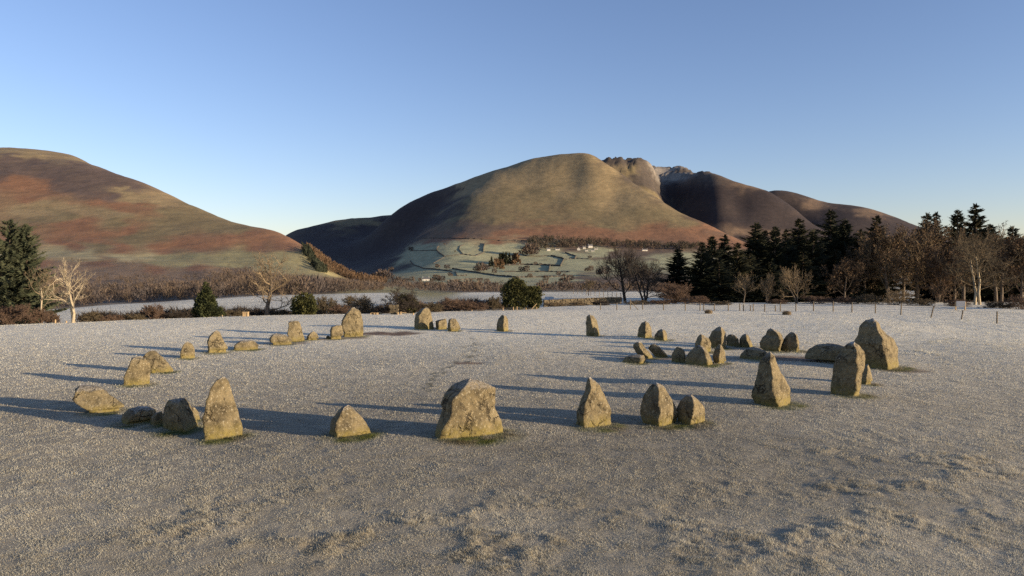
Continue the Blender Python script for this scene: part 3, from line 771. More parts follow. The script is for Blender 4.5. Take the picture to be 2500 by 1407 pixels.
def steps(x, y):
    g = np.zeros_like(x)
    if not len(x): return g
    near = np.where((y > SY0) & (y < SY1) & (x > SX0) & (x < SX1))[0]
    xs, ys_ = x[near], y[near]; gs_ = np.zeros(len(near))
    for cx, cy in STEPS:
        m = (np.abs(xs - cx) < .3) & (np.abs(ys_ - cy) < .3)
        if m.any(): gs_[m] = np.maximum(gs_[m], sst(.16, .08, np.hypot(xs[m] - cx, (ys_[m] - cy) * .8)))
    g[near] = gs_
    return g
C_FROST, C_STRAW, C_GREEN, C_SOIL, C_MAT = np.array([.665, .635, .52]), np.array([.42, .335, .190]), np.array([.115, .125, .030]), np.array([.155, .105, .072]), np.array([.34, .305, .23])
def field_colour(x, y, ground=True):
    sp = fbm2(x * .35 + 4, y * .35, 71, 4)
    thin = sst(-.2, 1.0, sp)
    base_ = C_MAT if ground else C_FROST
    rime_light = 0.74 + 0.12 * sst(12, 9, y) + 0.18 * sst(13, 26, y) + 0.18 * sst(.22, .60, x / y) + 0.10 * sst(-.3, -.6, x / y) - 0.10 * thin  # extra frost right, left and far also stands in for sunward slope light
    c = base_[None] * rime_light[:, None]
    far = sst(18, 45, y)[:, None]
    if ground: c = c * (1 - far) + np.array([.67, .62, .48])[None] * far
    straw = (np.clip(0.06 + 0.26 * tussock(x, y), 0, .8) * sst(30, 12, y) * (0.6 + .4 * vn2(x * 2, y * 2, 77)))[:, None]
    c = c * (1 - straw) + C_STRAW * straw
    st = steps(x, y)[:, None] * .75
    c = c * (1 - st) + np.array([.10, .095, .06]) * st
    so = soil(x, y)[:, None]
    c = c * (1 - so) + C_SOIL * so
    g = near_stone(x, y)[:, None]
    g = np.clip(g * (1.0 + .5 * vn2(x * 4, y * 4, 79)[:, None]), 0, 1)
    gm = sst(-.1, .7, fbm2(x * 2.1, y * 2.1, 83, 3))[:, None]
    c = c * (1 - g) + (C_GREEN * (1 - .55 * gm) + C_SOIL * .55 * gm) * g
    return c
NCf, NRf = 760, 330
Sf = np.linspace(-1.0, 1.0, NCf); Yf = np.exp(np.linspace(math.log(4.2), math.log(118), NRf))
a, b = np.meshgrid(Sf, Yf); fx = (a * b).ravel(); fyy = b.ravel()
# keep the sheet wide close to the camera too
wide = np.maximum(1.0, 9.0 / b.ravel()); fx = fx * wide
fz = z_field(fx, fyy)
i_, j_ = np.meshgrid(np.arange(NRf - 1), np.arange(NCf - 1), indexing='ij')
FF = np.stack([i_ * NCf + j_, i_ * NCf + j_ + 1, (i_ + 1) * NCf + j_ + 1, (i_ + 1) * NCf + j_], 2).reshape(-1, 4)
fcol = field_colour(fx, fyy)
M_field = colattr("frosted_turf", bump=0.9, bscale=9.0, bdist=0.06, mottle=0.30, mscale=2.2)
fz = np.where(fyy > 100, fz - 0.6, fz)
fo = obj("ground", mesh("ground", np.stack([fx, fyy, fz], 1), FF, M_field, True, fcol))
fo["kind"] = "structure"

# blades: one short frosted leaf each, thinning out with distance
def blades(n, seed):
    rng = np.random.default_rng(seed)
    py = 762 + (1470 - 762) * rng.random(n) ** 0.92
    s = (rng.random(n) * 2 - 1) * 0.86
    y = -CAMH / ray(1250, py)[1]
    x = s * y
    clump = fbm2(x * 5.5, y * 5.5, 91, 2)
    keep = (rng.random(n) < 0.45 + 0.55 * sst(-.6, .6, clump)) & (y < brow(s) + 12)
    x, y = x[keep], y[keep]; n = len(x); clump = clump[keep]
    tu = tussock(x, y); so = soil(x, y); gs = near_stone(x, y); stp = steps(x, y)
    keep = (rng.random(n) > so * .93) & (rng.random(n) > stp * .7)
    x, y, tu, gs, clump = x[keep], y[keep], tu[keep], gs[keep], clump[keep]; n = len(x)
    z = z_field(x, y) - 0.006
    h = (0.015 + 0.00075 * np.minimum(y, 30)) * (0.55 + 0.9 * rng.random(n)) * (1 + .7 * tu + .9 * gs) * (1 + .35 * clump)
    knob = sst(.30, .75, vn2(x * 1.7 + 3, y * 1.7, 87)) * sst(.18, .38, x / y) * sst(22, 32, y)
    h = h * (1 + 1.7 * knob)
    w = np.maximum(0.0028, 0.00040 * y) * (0.7 + .7 * rng.random(n))
    az = rng.random(n) * 2 * np.pi
    # leaves lie over with the wind in drifts
    la = 2.4 * fbm2(x * .8, y * .8, 95, 2) + rng.normal(size=n) * 1.1
    lean = 0.35 + 0.75 * rng.random(n)
    tip = np.stack([np.cos(la) * np.sin(lean) * h, np.sin(la) * np.sin(lean) * h, np.cos(lean) * h], 1)
    bdir = np.stack([np.cos(az), np.sin(az), np.zeros(n)], 1) * w[:, None]
    P = np.stack([x, y, z], 1)
    V = np.stack([P - bdir, P + bdir, P + tip], 1).reshape(-1, 3)
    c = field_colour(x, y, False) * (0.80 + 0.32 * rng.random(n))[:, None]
    sp = rng.random(n) < 0.10
    c[sp & (gs < .2)] = C_STRAW * 1.1
    cc = np.repeat(c, 3, 0)
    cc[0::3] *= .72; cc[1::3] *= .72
    return V, np.arange(3 * n).reshape(-1, 3), np.clip(cc, 0, .9)
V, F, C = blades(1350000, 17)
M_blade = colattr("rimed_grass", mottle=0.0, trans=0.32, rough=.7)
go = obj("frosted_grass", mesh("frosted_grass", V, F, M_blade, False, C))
go["kind"] = "stuff"
tag(go, "short frosted grass covering the field round the stones", "grass")
# ------------------------------------------------------------------ trees and bushes
def zg(x, y):
    if y < 100: return float(z_field(np.array([x]), np.array([float(y)]), False)[0])
    return float(z_land(np.array([x]), np.array([float(y)]))[0])
def spot(px, Y):
    x = float(ray(px, 700)[0]) * Y
    return (x, Y, zg(x, Y))
def height(px, top, Y):
    return CAMH + float(ray(px, top)[1]) * Y - spot(px, Y)[2]

def grow_tree(seed, stems=1, kids=(7, 6, 5, 6), up=0.25, spread=0.75, first=0.28, wob=0.22, taper=0.62, trunk_r=0.05, multi_open=0.35):
    """unit-height leafless tree: trunk tubes, limb tubes, twig slivers"""
    rng = random.Random(seed)
    T, Lm, Tw = [], [], []
    nlev = len(kids)
    def rv(): return Vector((rng.gauss(0, 1), rng.gauss(0, 1), rng.gauss(0, 1)))
    def go(p, d, L, r, lev):
        if lev == nlev:
            q = p + (d + rv() * 0.2).normalized() * L
            Tw.append((p, q, r)); return
        ns = 4 if lev == 0 else 3
        pts = [p]; dd = d.copy()
        for i in range(ns):
            dd = (dd + rv() * wob * (0.5 if lev == 0 else 1) + Vector((0, 0, up * (0.5 if lev == 0 else 1)))).normalized()
            pts.append(pts[-1] + dd * (L / ns))
        for i in range(ns):
            r0 = r * (1 - (1 - taper * .6) * i / ns); r1 = r * (1 - (1 - taper * .6) * (i + 1) / ns)
            (T if lev == 0 else Lm).append((pts[i], pts[i + 1], r0, r1, lev))
        n = kids[lev]
        for k in range(n):
            f = (first if lev == 0 else 0.25) + (1 - (first if lev == 0 else 0.25)) * (k + rng.random() * .8) / n
            f = min(f, 0.999)
            i = int(f * ns); t = f * ns - i
            bp = pts[i].lerp(pts[i + 1], t)
            bd = (pts[i + 1] - pts[i]).normalized()
            az = k * 2.4 + rng.random() * 1.0
            side = Vector((math.cos(az), math.sin(az), 0))
            side = (side - bd * side.dot(bd))
            if side.length < 1e-3: side = Vector((1, 0, 0))
            nd = (bd * (1 - spread) + side.normalized() * spread * (0.8 + .5 * rng.random())).normalized()
            go(bp, nd, L * (0.42 + 0.25 * rng.random()) * (1.12 - 0.5 * f if lev == 0 else 1.05 - .35 * f) * (1.35 if lev == 0 else 1.0), r * taper * (0.75 if lev else 0.6), lev + 1)
        go(pts[-1], dd, L * .4, r * taper * .6, lev + 1) if lev + 1 <= nlev else None
    for s_ in range(stems):
        if stems == 1: d = Vector((rng.gauss(0, .05), rng.gauss(0, .05), 1))
        else:
            a = s_ * 2 * math.pi / stems + rng.random()
            d = Vector((math.cos(a) * multi_open, math.sin(a) * multi_open, 1)).normalized()
        go(Vector((0, 0, 0)) + Vector((rng.gauss(0, .02), rng.gauss(0, .02), 0)) * (stems > 1), d, 0.62, trunk_r, 0)
    return T, Lm, Tw

def tree_meshes(seed, H, hw, twig_w=0.010, leaf=None, flip=False, cut=None, **kw):
    T, Lm, Tw = grow_tree(seed, **kw)
    def arr(L): return np.array([tuple(a) for a, *_ in L]), np.array([tuple(b) for _, b, *_ in L])
    t0, t1 = arr(T); l0, l1 = arr(Lm); w0, w1 = arr([(a, b) for a, b, r in Tw])
    allp = np.concatenate([l1, w1, t1])
    zmax = np.quantile(allp[:, 2], .998); rmax = np.quantile(np.abs(allp[:, 0]), .985)
    S_ = np.array([hw / rmax, hw / rmax, H / zmax])
    for a_ in (t0, t1, l0, l1, w0, w1): a_ *= S_
    for a_ in (l0, l1, w0, w1): a_[:, 2] = np.maximum(a_[:, 2], 0.04 * H)
    rs = H
    tr = np.array([t[2] for t in T]) * rs; tr1 = np.array([t[3] for t in T]) * rs
    lr = np.maximum(np.array([t[2] for t in Lm]) * rs, .008); lr1 = np.maximum(np.array([t[3] for t in Lm]) * rs, .006)
    trunk = tubes(t0, t1, tr, tr1, 6)
    limbs = tubes(l0, l1, lr, lr1, 3)
    rng = np.random.default_rng(seed)
    n = len(w0)
    d = w1 - w0; u = np.cross(d, rng.normal(size=(n, 3))); u /= np.linalg.norm(u, axis=1, keepdims=True) + 1e-9
    tw = np.stack([w0 - u * twig_w, w0 + u * twig_w, w1], 1).reshape(-1, 3)
    tf = np.arange(3 * n).reshape(-1, 3)
    parts = [limbs, (tw, tf)]
    lv = None
    if leaf:
        m, size = leaf
        k = rng.integers(0, n, m)
        c = w0[k] + (w1 - w0)[k] * rng.random((m, 1)) + rng.normal(size=(m, 3)) * 0.08
        A = rng.normal(size=(m, 3)) * size; B = rng.normal(size=(m, 3)) * size
        lv = (np.stack([c, c + A, c + B], 1).reshape(-1, 3), np.arange(3 * m).reshape(-1, 3))
    return trunk, join(*parts), lv

M_bark = noisy("grey_bark", (.070, .055, .040), (.165, .130, .095), 6, .4)
M_birch = noisy("pale_bark", (.24, .195, .125), (.44, .365, .245), 5, .3)
M_twig = noisy("brown_twigs", (.072, .056, .034), (.130, .103, .064), 3)
M_redtwig = noisy("red_brown_twigs", (.085, .056, .040), (.150, .100, .068), 3)
M_tan = noisy("tan_twigs", (.125, .092, .055), (.225, .172, .105), 3)
M_darktwig = noisy("dark_twigs", (.030, .024, .019), (.062, .049, .038), 3)
M_russet = noisy("russet_leaves", (.058, .040, .024), (.112, .072, .040), 2.0)
M_ever = noisy("dark_evergreen_leaves", (.020, .026, .010), (.075, .072, .022), 1.6)
M_yew = noisy("yew_leaves", (.016, .022, .010), (.048, .054, .018), 1.6)
M_spruce = noisy("spruce_needles", (.018, .026, .014), (.075, .080, .045), 1.3)
M_fir = noisy("dark_conifer_needles", (.008, .011, .006), (.028, .030, .014), 1.1)
M_fir2 = noisy("olive_conifer_needles", (.012, .014, .007), (.044, .042, .019), 1.1)
M_firtrunk = noisy("conifer_bark", (.030, .022, .016), (.075, .056, .040), 5)

def tree(name, label, cat, px, top, Y, hwpx, seed, twig=M_twig, bark=M_bark, group=None, sink=0.1, rz=0.0, leaf=None, leafmat=None, **kw):
    H = height(px, top, Y) + sink; hw = hwpx * Y / FPX
    tr, cr, lv = tree_meshes(seed, H, hw, leaf=leaf, **kw)
    x, y, z = spot(px, Y)
    o = thing(name, label, cat, (x, y, z - sink), rz, group)
    obj("trunk", mesh("trunk", tr[0], tr[1], bark, True), o)
    c = obj("crown", mesh("crown", cr[0], cr[1], twig, False), o)
    if lv: obj("leaves", mesh("leaves", lv[0], lv[1], leafmat, False), o)["kind"] = "stuff"
    return o

def bush(name, label, px, top, Y, hwpx, seed, twig=M_twig, group="bushes along the field edge", n=7, kids=(5, 5, 6, 6), sink=.15, **kw):
    H = max(height(px, top, Y), .5) + sink; hw = hwpx * Y / FPX
    tr, cr, lv = tree_meshes(seed, H, hw, twig_w=0.012, stems=n, kids=kids, up=.14, spread=.62, first=.12, wob=.3, trunk_r=.020, multi_open=.75, **kw)
    x, y, z = spot(px, Y)
    V, F = join(tr, cr)
    o = obj(name, mesh(name, V, F, twig, False), None, (x, y, z - sink))
    return tag(o, label, "bush", group)

def evergreen(name, label, cat, px, top, Y, hwpx, seed, mat, lumps=9, n=9000, shape=0.0, leafsz=.075, group=None):
    """evergreen crown: leaf-sized faces in uneven clumps round a short trunk"""
    H = height(px, top, Y) + .15; hw = hwpx * Y / FPX
    rng = np.random.default_rng(seed)
    C, Rr = [], []
    for k in range(lumps):
        t = (k + .5) / lumps
        wz = (1 - t) ** shape if shape else math.sin(math.pi * (0.12 + 0.80 * t)) ** .6
        a = k * 2.4 + rng.random()
        rad = hw * wz
        r = max(rad * (.50 + .22 * rng.random()), .12 * H * .5)
        C.append((math.cos(a) * max(rad - r, 0), math.sin(a) * max(rad - r, 0), H * (0.10 + 0.84 * t))); Rr.append((r, r, max(r * 1.0, H / lumps * .95)))
    C = np.array(C); Rr = np.array(Rr); C[-1, 2] = H - Rr[-1, 2]
    w = Rr[:, 0] ** 2; k = rng.choice(lumps, n, p=w / w.sum())
    d = rng.normal(size=(n, 3)); d /= np.linalg.norm(d, axis=1, keepdims=True)
    bump = 1 + .34 * fbm3(d[:, 0] * 2.2 + k, d[:, 1] * 2.2, d[:, 2] * 2.2, seed, 3)
    P = C[k] + d * Rr[k] * (bump * (0.72 + .30 * rng.random(n) ** .6))[:, None]
    P[:, 2] = np.abs(P[:, 2])
    A = rng.normal(size=(n, 3)) * leafsz; B = d * leafsz * 1.6 + rng.normal(size=(n, 3)) * leafsz * .7
    V = np.stack([P - A * .7, P + A * .7, P + B], 1).reshape(-1, 3)
    x, y, z = spot(px, Y)
    o = thing(name, label, cat, (x, y, z - .15), 0, group)
    tv = tubes([(0, 0, 0)], [(0, 0, H * .7)], [.05 * H * .5], [.02 * H * .5], 7)
    obj("trunk", mesh("trunk", tv[0], tv[1], M_firtrunk, True), o)
    obj("crown", mesh("crown", V, np.arange(3 * n).reshape(-1, 3), mat, False), o)
    return o

def conifer_mesh(seed, H, rad, tops=1, dens=1.0, droop=.25, bare=.06, pw=.85, fat=1.0):
    rng = np.random.default_rng(seed)
    tri = []; tv = []
    for tp in range(tops):
        ox = 0 if tops == 1 else (tp - .5) * rad * .42
        h = H * (1 - .04 * tp)
        tv.append(((0, 0, 0), (ox, 0, h * .5), .018 * H, .012 * H)); tv.append(((ox, 0, h * .5), (ox, 0, h), .012 * H, .002 * H))
        zz = bare * h
        while zz < h * .985:
            t = zz / h
            Rb = rad * (1 - t) ** pw * (0.72 + .56 * rng.random()) * (1.0 if t > .12 else .75) + .022 * H * (1 - t)
            nb = int(6 + 4 * (1 - t))
            for b in range(nb):
                if rng.random() < .12: continue
                a = rng.random() * 2 * np.pi
                L = Rb * (.55 + .6 * rng.random())
                dx, dy = math.cos(a), math.sin(a)
                c0 = np.array([ox * min(1, t * 2), 0, zz])
                m = max(4, int(10 * dens * (0.35 + L / rad)))
                rise = .42 * t - droop * (1 - t)
                for j in range(m):
                    f = (j + .6) / m
                    p = c0 + np.array([dx * L * f, dy * L * f, L * (rise * f + .20 * f * f)])
                    sl = (0.018 * H + .20 * L) * (1.10 - .72 * f) * (.7 + .6 * rng.random())
                    for sg in (-1, 1):
                        o_ = np.array([dx * .85 - sg * dy * .62, dy * .85 + sg * dx * .62, -.22 + .18 * rng.normal()]) * sl
                        wv = np.array([-dy * .06, dx * .06, .10 * rng.normal() + .15]) * sl * fat
                        tri.append((p - wv, p + wv, p + o_))
                tip = c0 + np.array([dx * L * 1.15, dy * L * 1.15, L * (rise + .26)])
                p = c0 + np.array([dx * L * .6, dy * L * .6, L * (rise * .6 + .07)])
                wv = np.array([-dy, dx, .3]) * .028 * L
                tri.append((p - wv, p + wv, tip))
            zz += h * .024 * (1.15 - .5 * t) * (.8 + .4 * rng.random())
        for q in range(5):
            a = rng.random() * 6.28
            p = np.array([ox, 0, h * .96]); tri.append((p - [.01 * H, 0, 0], p + [.01 * H, 0, 0], p + np.array([math.cos(a) * .015 * H, math.sin(a) * .015 * H, .05 * H])))
    V = np.array(tri).reshape(-1, 3)
    P0, P1, r0, r1 = zip(*tv)
    return tubes(P0, P1, r0, r1, 6), (V, np.arange(len(V)).reshape(-1, 3))

# --- left edge
tv, cv = conifer_mesh(3, height(48, 536, 62) + .3, 80 * 62 / FPX, tops=2, dens=1.7, droop=.18, bare=.08, pw=.55, fat=1.1)
x, y, z = spot(46, 62)
o = thing("spruce_tree", "twin-topped sunlit spruce at the left edge of the photo", "tree", (x, y, z - .3), .5)
obj("trunk", mesh("trunk", tv[0], tv[1], M_firtrunk, True), o); obj("crown", mesh("crown", cv[0], cv[1], M_spruce), o)
tree("birch_tree", "pale crooked leafless tree glowing in the sun right of the left-hand spruce", "tree", 180, 628, 52, 66, 21, M_birch, M_birch, kids=(5, 4, 4, 3), stems=2, first=.30, spread=.55, up=.12, wob=.34, trunk_r=.024, multi_open=.28, twig_w=.006)
tree("birch_tree", "thin pale leafless sapling against the right side of the left spruce", "tree", 98, 645, 58, 36, 22, M_tan, M_birch, kids=(6, 5, 4, 4), first=.35, spread=.55, trunk_r=.018, twig_w=.008)
for i, (px, top, Y, hw) in enumerate([(10, 748, 55, 30), (55, 742, 56, 34), (100, 752, 57, 26), (128, 764, 54, 16)]):
    bush("scrub_bush", ["reddish bare scrub at the very left edge under the spruce", "reddish bare scrub below the spruce trunk", "reddish bare scrub under the right-hand boughs of the left spruce", "small outermost scrub between the left spruce and the pale crooked tree"][i], px, top, Y, hw, 60 + i, M_redtwig, group="scrub under the left spruce")
# --- field edge, left to right
evergreen("yew_tree", "dark conical evergreen standing behind the left brow of the field", "tree", 503, 690, 62, 36, 5, M_yew, lumps=11, n=9000, shape=.75)
tree("ash_tree", "tall sunlit leafless tree with spreading low boughs left of centre", "tree", 651, 608, 64, 82, 31, M_tan, M_bark, kids=(10, 6, 5, 6), first=.16, spread=.68, up=.20, trunk_r=.036, twig_w=.008)
evergreen("holly_bush", "round dark green holly bush right of the tall sunlit leafless tree", "bush", 742, 724, 63, 34, 6, M_ever, lumps=7, n=6000)
HB = [("bare brown bush right of the round holly", 795, 722, 67, 30, M_twig), ("low red-brown bush behind the squat block and oval slab", 832, 742, 65, 26, M_redtwig), ("grey-brown bush above the big oval slab stone", 878, 720, 68, 42, M_twig),
      ("bushy thicket with dark heart left of the back entrance stone", 985, 705, 66, 46, M_darktwig), ("brown bush behind the round-shouldered back stone", 1050, 738, 67, 32, M_twig), ("broad red-brown bush right of the back trio of stones", 1112, 726, 69, 44, M_redtwig),
      ("low red-brown bush left of the big yew", 1165, 738, 69, 30, M_redtwig), ("small bare bush touching the left side of the big yew", 1205, 722, 71, 20, M_twig), ("small bush at the right foot of the pale crooked tree", 222, 762, 56, 26, M_twig),
      ("low bush second right of the pale crooked tree", 268, 771, 57, 26, M_redtwig), ("low bush third right of the pale crooked tree", 322, 772, 58, 26, M_twig), ("upright reddish bush left of the dark conical evergreen", 372, 742, 60, 26, M_redtwig),
      ("low dark bush left of the conical evergreen", 432, 762, 61, 36, M_darktwig), ("low bush between the conical evergreen and the tall leafless tree", 570, 758, 64, 28, M_twig), ("low dark bush under the left boughs of the tall leafless tree", 612, 762, 65, 24, M_darktwig), ("low brown bush right of the tall leafless tree's trunk", 690, 757, 65, 26, M_twig),
      ("dark scrub right of the bushy thicket", 945, 748, 66, 22, M_darktwig)]
for i, (lb, px, top, Y, hw, mt) in enumerate(HB):
    bush("hedge_bush", lb, px, top, Y, hw, 80 + i, mt)
evergreen("evergreen_shrub", "dark green shrub inside the bushy thicket behind the back entrance stone", "bush", 995, 722, 66.5, 26, 8, M_ever, lumps=6, n=3500)
evergreen("yew_tree", "big round yew in the middle of the far field edge", "tree", 1256, 681, 72, 34, 9, M_ever, lumps=9, n=9000)
evergreen("yew_tree", "lower round yew joined to the right of the big yew", "tree", 1298, 700, 72.5, 30, 10, M_ever, lumps=7, n=7000)
# long clipped hedge behind the brow
def hedge(name, label, pts, h, seed, mat, n):
    rng = np.random.default_rng(seed)
    P = np.array(pts); seg = np.linalg.norm(np.diff(P, axis=0), axis=1); cum = np.concatenate([[0], np.cumsum(seg)])
    u = rng.random(n) * cum[-1]
    x = np.interp(u, cum, P[:, 0]); y = np.interp(u, cum, P[:, 1]) + rng.normal(size=n) * .35
    z0 = np.array([zg(a, b) for a, b in P]); z = np.interp(u, cum, z0)
    hh = h * (0.75 + .35 * fbm2(u * .5, u * 0, seed, 3))
    t = rng.random(n)
    p = np.stack([x, y, z + t * hh], 1)
    d = rng.normal(size=(n, 3)) * .22 + np.array([0, 0, .22]); wv = rng.normal(size=(n, 3)) * .022
    V = np.stack([p - wv, p + wv, p + d], 1).reshape(-1, 3)
    o = obj(name, mesh(name, V, np.arange(3 * n).reshape(-1, 3), mat))
    return tag(o, label, "hedge")
def pts_of(L): return [(spot(px, Y)[0], Y) for px, Y in L]
hedge("hedgerow", "long low dark hedge behind the left brow of the field", pts_of([(190, 62), (300, 64), (430, 66), (560, 69), (700, 71), (850, 73), (960, 74)]), 1.0, 3, M_darktwig, 16000)
hedge("hedgerow", "low red-brown hedge between the bushy thicket and the big yew", pts_of([(1010, 73), (1100, 75), (1200, 76), (1240, 77)]), 1.1, 4, M_redtwig, 8000)
# --- right hand side
tree("beech_tree", "large dark leafless tree, left of the pair before the valley", "tree", 1527, 596, 100, 66, 41, M_darktwig, M_darktwig, kids=(11, 7, 6, 6), first=.20, spread=.58, up=.26, trunk_r=.030, twig_w=.016)
tree("beech_tree", "large dark leafless tree, right of the pair and low-forked", "tree", 1572, 622, 97, 62, 42, M_darktwig, M_darktwig, kids=(7, 7, 6, 6), stems=3, first=.16, spread=.55, up=.20, trunk_r=.024, multi_open=.5, twig_w=.016)
bush("round_bush", "broad red-brown bush by the wire fence before the lone conifer", 1648, 688, 84, 50, 120, M_redtwig, None, n=9)
protos = []
CON = [(1655, 606, 104, 30), (1712, 590, 94, 26), (1738, 576, 98, 32), (1768, 573, 103, 30), (1800, 592, 92, 30), (1846, 544, 100, 38), (1868, 562, 106, 30), (1892, 552, 97, 32), (1920, 560, 103, 30), (1950, 533, 105, 36), (1985, 560, 95, 34), (2026, 512, 108, 40), (2062, 536, 101, 36), (2098, 560, 98, 32), (2140, 526, 107, 34),
       (2262, 520, 113, 32), (2284, 518, 116, 28), (2336, 511, 110, 34), (2380, 498, 112, 40), (2418, 548, 116, 34), (2470, 552, 108, 34), (1755, 640, 90, 34), (1880, 640, 92, 36), (1830, 620, 95, 36), (1960, 620, 93, 36), (2040, 610, 94, 36)]
CL = ["lone dark conifer left of the conifer wood", "leftmost conifer of the dark wood", "dark pointed conifer second from the left end of the wood", "dark pointed conifer third from the left end of the wood", "shorter conifer left of the first tall peak of the wood", "tall conifer forming the first peak of the dark wood", "conifer just right of the wood's first tall peak",
      "slim conifer between the wood's first and second tall peaks", "conifer in the dip before the wood's second tall peak", "tall conifer forming the second peak of the dark wood", "conifer in the dip left of the wood's highest peak", "highest conifer of the dark wood's middle", "conifer just right of the wood's highest middle peak",
      "conifer at the right shoulder of the dark wood", "lone conifer top rising left of the brown oaks", "left conifer top of the twin tops above the brown oaks", "right conifer top of the twin tops above the brown oaks", "conifer rising left of the tallest right-hand conifer", "tallest conifer at the right, against the sky", "conifer hidden behind the pale-trunked tree's crown", "conifer top near the right edge of the photo",
      "low dark conifer filling the left part of the wood", "low dark conifer filling the wood below its second dip", "low dark conifer filling the wood below its first peak", "low dark conifer filling the wood before its highest peak", "low dark conifer filling the wood's right part"]
for k in range(5):
    ct, cc_ = conifer_mesh(200 + k, 1.0, .21 + .03 * (k % 3), dens=1.15, droop=.24, bare=.03, pw=.72, fat=1.5)
    protos.append([mesh("trunk", *ct, M_firtrunk, True), mesh("crown", *cc_, M_fir if k < 3 else M_fir2)])
for i, (px, top, Y, hw) in enumerate(CON):
    x, y, z = spot(px, Y); H = height(px, top, Y) + .4
    o = thing("conifer_tree", CL[i], "tree", (x, y, z - .4), i * 1.9, "dark conifers of the right-hand wood")
    w = hw * Y / FPX / (.21 + .03 * (i % 5 % 3)) * 2.3
    o.scale = (w, w, H)
    for nm, m in zip(("trunk", "crown"), protos[i % 5]): obj(nm, m, o)
BT = [("bare_tree", "small fan-shaped leafless tree, left of three before the dark wood", 1815, 662, 84, 38, M_tan, dict(kids=(9, 6, 5, 5), first=.25)),
      ("bare_tree", "narrow yellowish leafless tree, middle of three before the dark wood", 1872, 666, 84, 26, M_tan, dict(kids=(10, 6, 5, 5), first=.2, stems=2, multi_open=.2)),
      ("bare_tree", "broad fan-shaped leafless tree, right of three before the dark wood", 1946, 644, 83, 46, M_tan, dict(kids=(9, 6, 5, 5), first=.2, stems=2, multi_open=.35))]
for i, (nm, lb, px, top, Y, hw, mt, kw) in enumerate(BT):
    tree(nm, lb, "tree", px, top, Y, hw, 140 + i, mt, M_bark, spread=.6, up=.2, wob=.26, trunk_r=.020, twig_w=.008, **kw)
OK_ = [("broad brown oak left of the brown oak group", 2110, 600, 96, 46, M_twig, (1500, .10)), ("big brown oak with russet leaves right of the dark wood", 2170, 560, 92, 70, M_twig, (5000, .11)), ("tallest brown oak of the group below the twin conifer tops", 2240, 546, 96, 76, M_tan, (4000, .10)), ("lower russet-leaved oak at the right of the oak group", 2292, 612, 90, 50, M_redtwig, (4500, .10)),
       ("russet-leaved beech at the right edge of the photo", 2495, 590, 84, 52, M_redtwig, (6000, .11)), ("grey-brown tree between the pale-trunked tree and the right edge", 2445, 585, 92, 52, M_twig, (1500, .10)), ("shaded brown tree low at the right end of the dark wood", 2060, 640, 90, 48, M_darktwig, (1500, .10)), ("grey-brown tree between the oak group and the pale-trunked tree", 2330, 600, 94, 48, M_twig, (2500, .10)), ("brown tree filling the gap left of the lone conifer top", 2118, 590, 103, 46, M_twig, (1500, .10)), ("tall grey-brown tree behind the big oak", 2205, 566, 104, 56, M_twig, (1500, .10)), ("grey-brown tree behind the left side of the pale-trunked tree", 2352, 566, 103, 50, M_twig, (1200, .10)), ("grey-brown tree behind the right side of the pale-trunked tree", 2432, 560, 104, 56, M_twig, (1200, .10))]
for i, (lb, px, top, Y, hw, mt, lf) in enumerate(OK_):
    tree("oak_tree", lb, "tree", px, top - 12, Y, hw, 160 + i, mt, M_bark, kids=(11, 7, 6, 7), first=.14, spread=.66, up=.18, trunk_r=.024, twig_w=.017, leaf=(lf[0] * 2, lf[1]), leafmat=M_russet)
tree("bare_tree", "large leafless tree with pale sunlit twin trunks at the right", "tree", 2388, 556, 78, 80, 171, M_twig, M_birch, kids=(10, 6, 6, 6), stems=2, first=.30, spread=.62, up=.14, wob=.28, trunk_r=.018, multi_open=.16, twig_w=.009)
tree("sapling", "leaning russet-leaved sapling behind the leaning fence post", "tree", 2282, 690, 72, 24, 172, M_redtwig, M_bark, kids=(6, 5, 4, 4), trunk_r=.012, first=.4, leaf=(1500, .07), leafmat=M_russet)
RB = [(1705, 722, 82, 34, M_redtwig, "dark red scrub right of the broad red-brown bush"), (1760, 735, 80, 30, M_twig, "low scrub by the fence left of the three fan trees"), (1900, 730, 82, 26, M_redtwig, "red scrub between the narrow and the broad fan tree"), (1995, 722, 82, 34, M_redtwig, "red-brown scrub right of the broad fan tree"), (2060, 722, 80, 30, M_redtwig, "red scrub below the right end of the dark wood"),
      (2118, 716, 80, 36, M_twig, "brown scrub at the foot of the broad brown oak"), (2190, 706, 78, 36, M_tan, "yellowish scrub behind the fence below the big oak"), (2250, 728, 77, 30, M_twig, "brown scrub below the tallest oak"), (2340, 730, 76, 30, M_redtwig, "brown scrub left of the pale twin trunks"), (2440, 735, 70, 34, M_twig, "pale scrub right of the pale twin trunks"), (2492, 720, 68, 34, M_redtwig, "russet scrub at the right edge of the photo"), (1560, 744, 82, 36, M_twig, "low frosted brambles at the foot of the large dark pair"), (1610, 742, 82, 30, M_redtwig, "low brambles left of the broad red-brown bush")]
for i, (px, top, Y, hw, mt, lb) in enumerate(RB):
    bush("scrub_bush", lb, px, top, Y, hw, 180 + i, mt, "scrub behind the wire fence", kids=(5, 5, 5, 5))
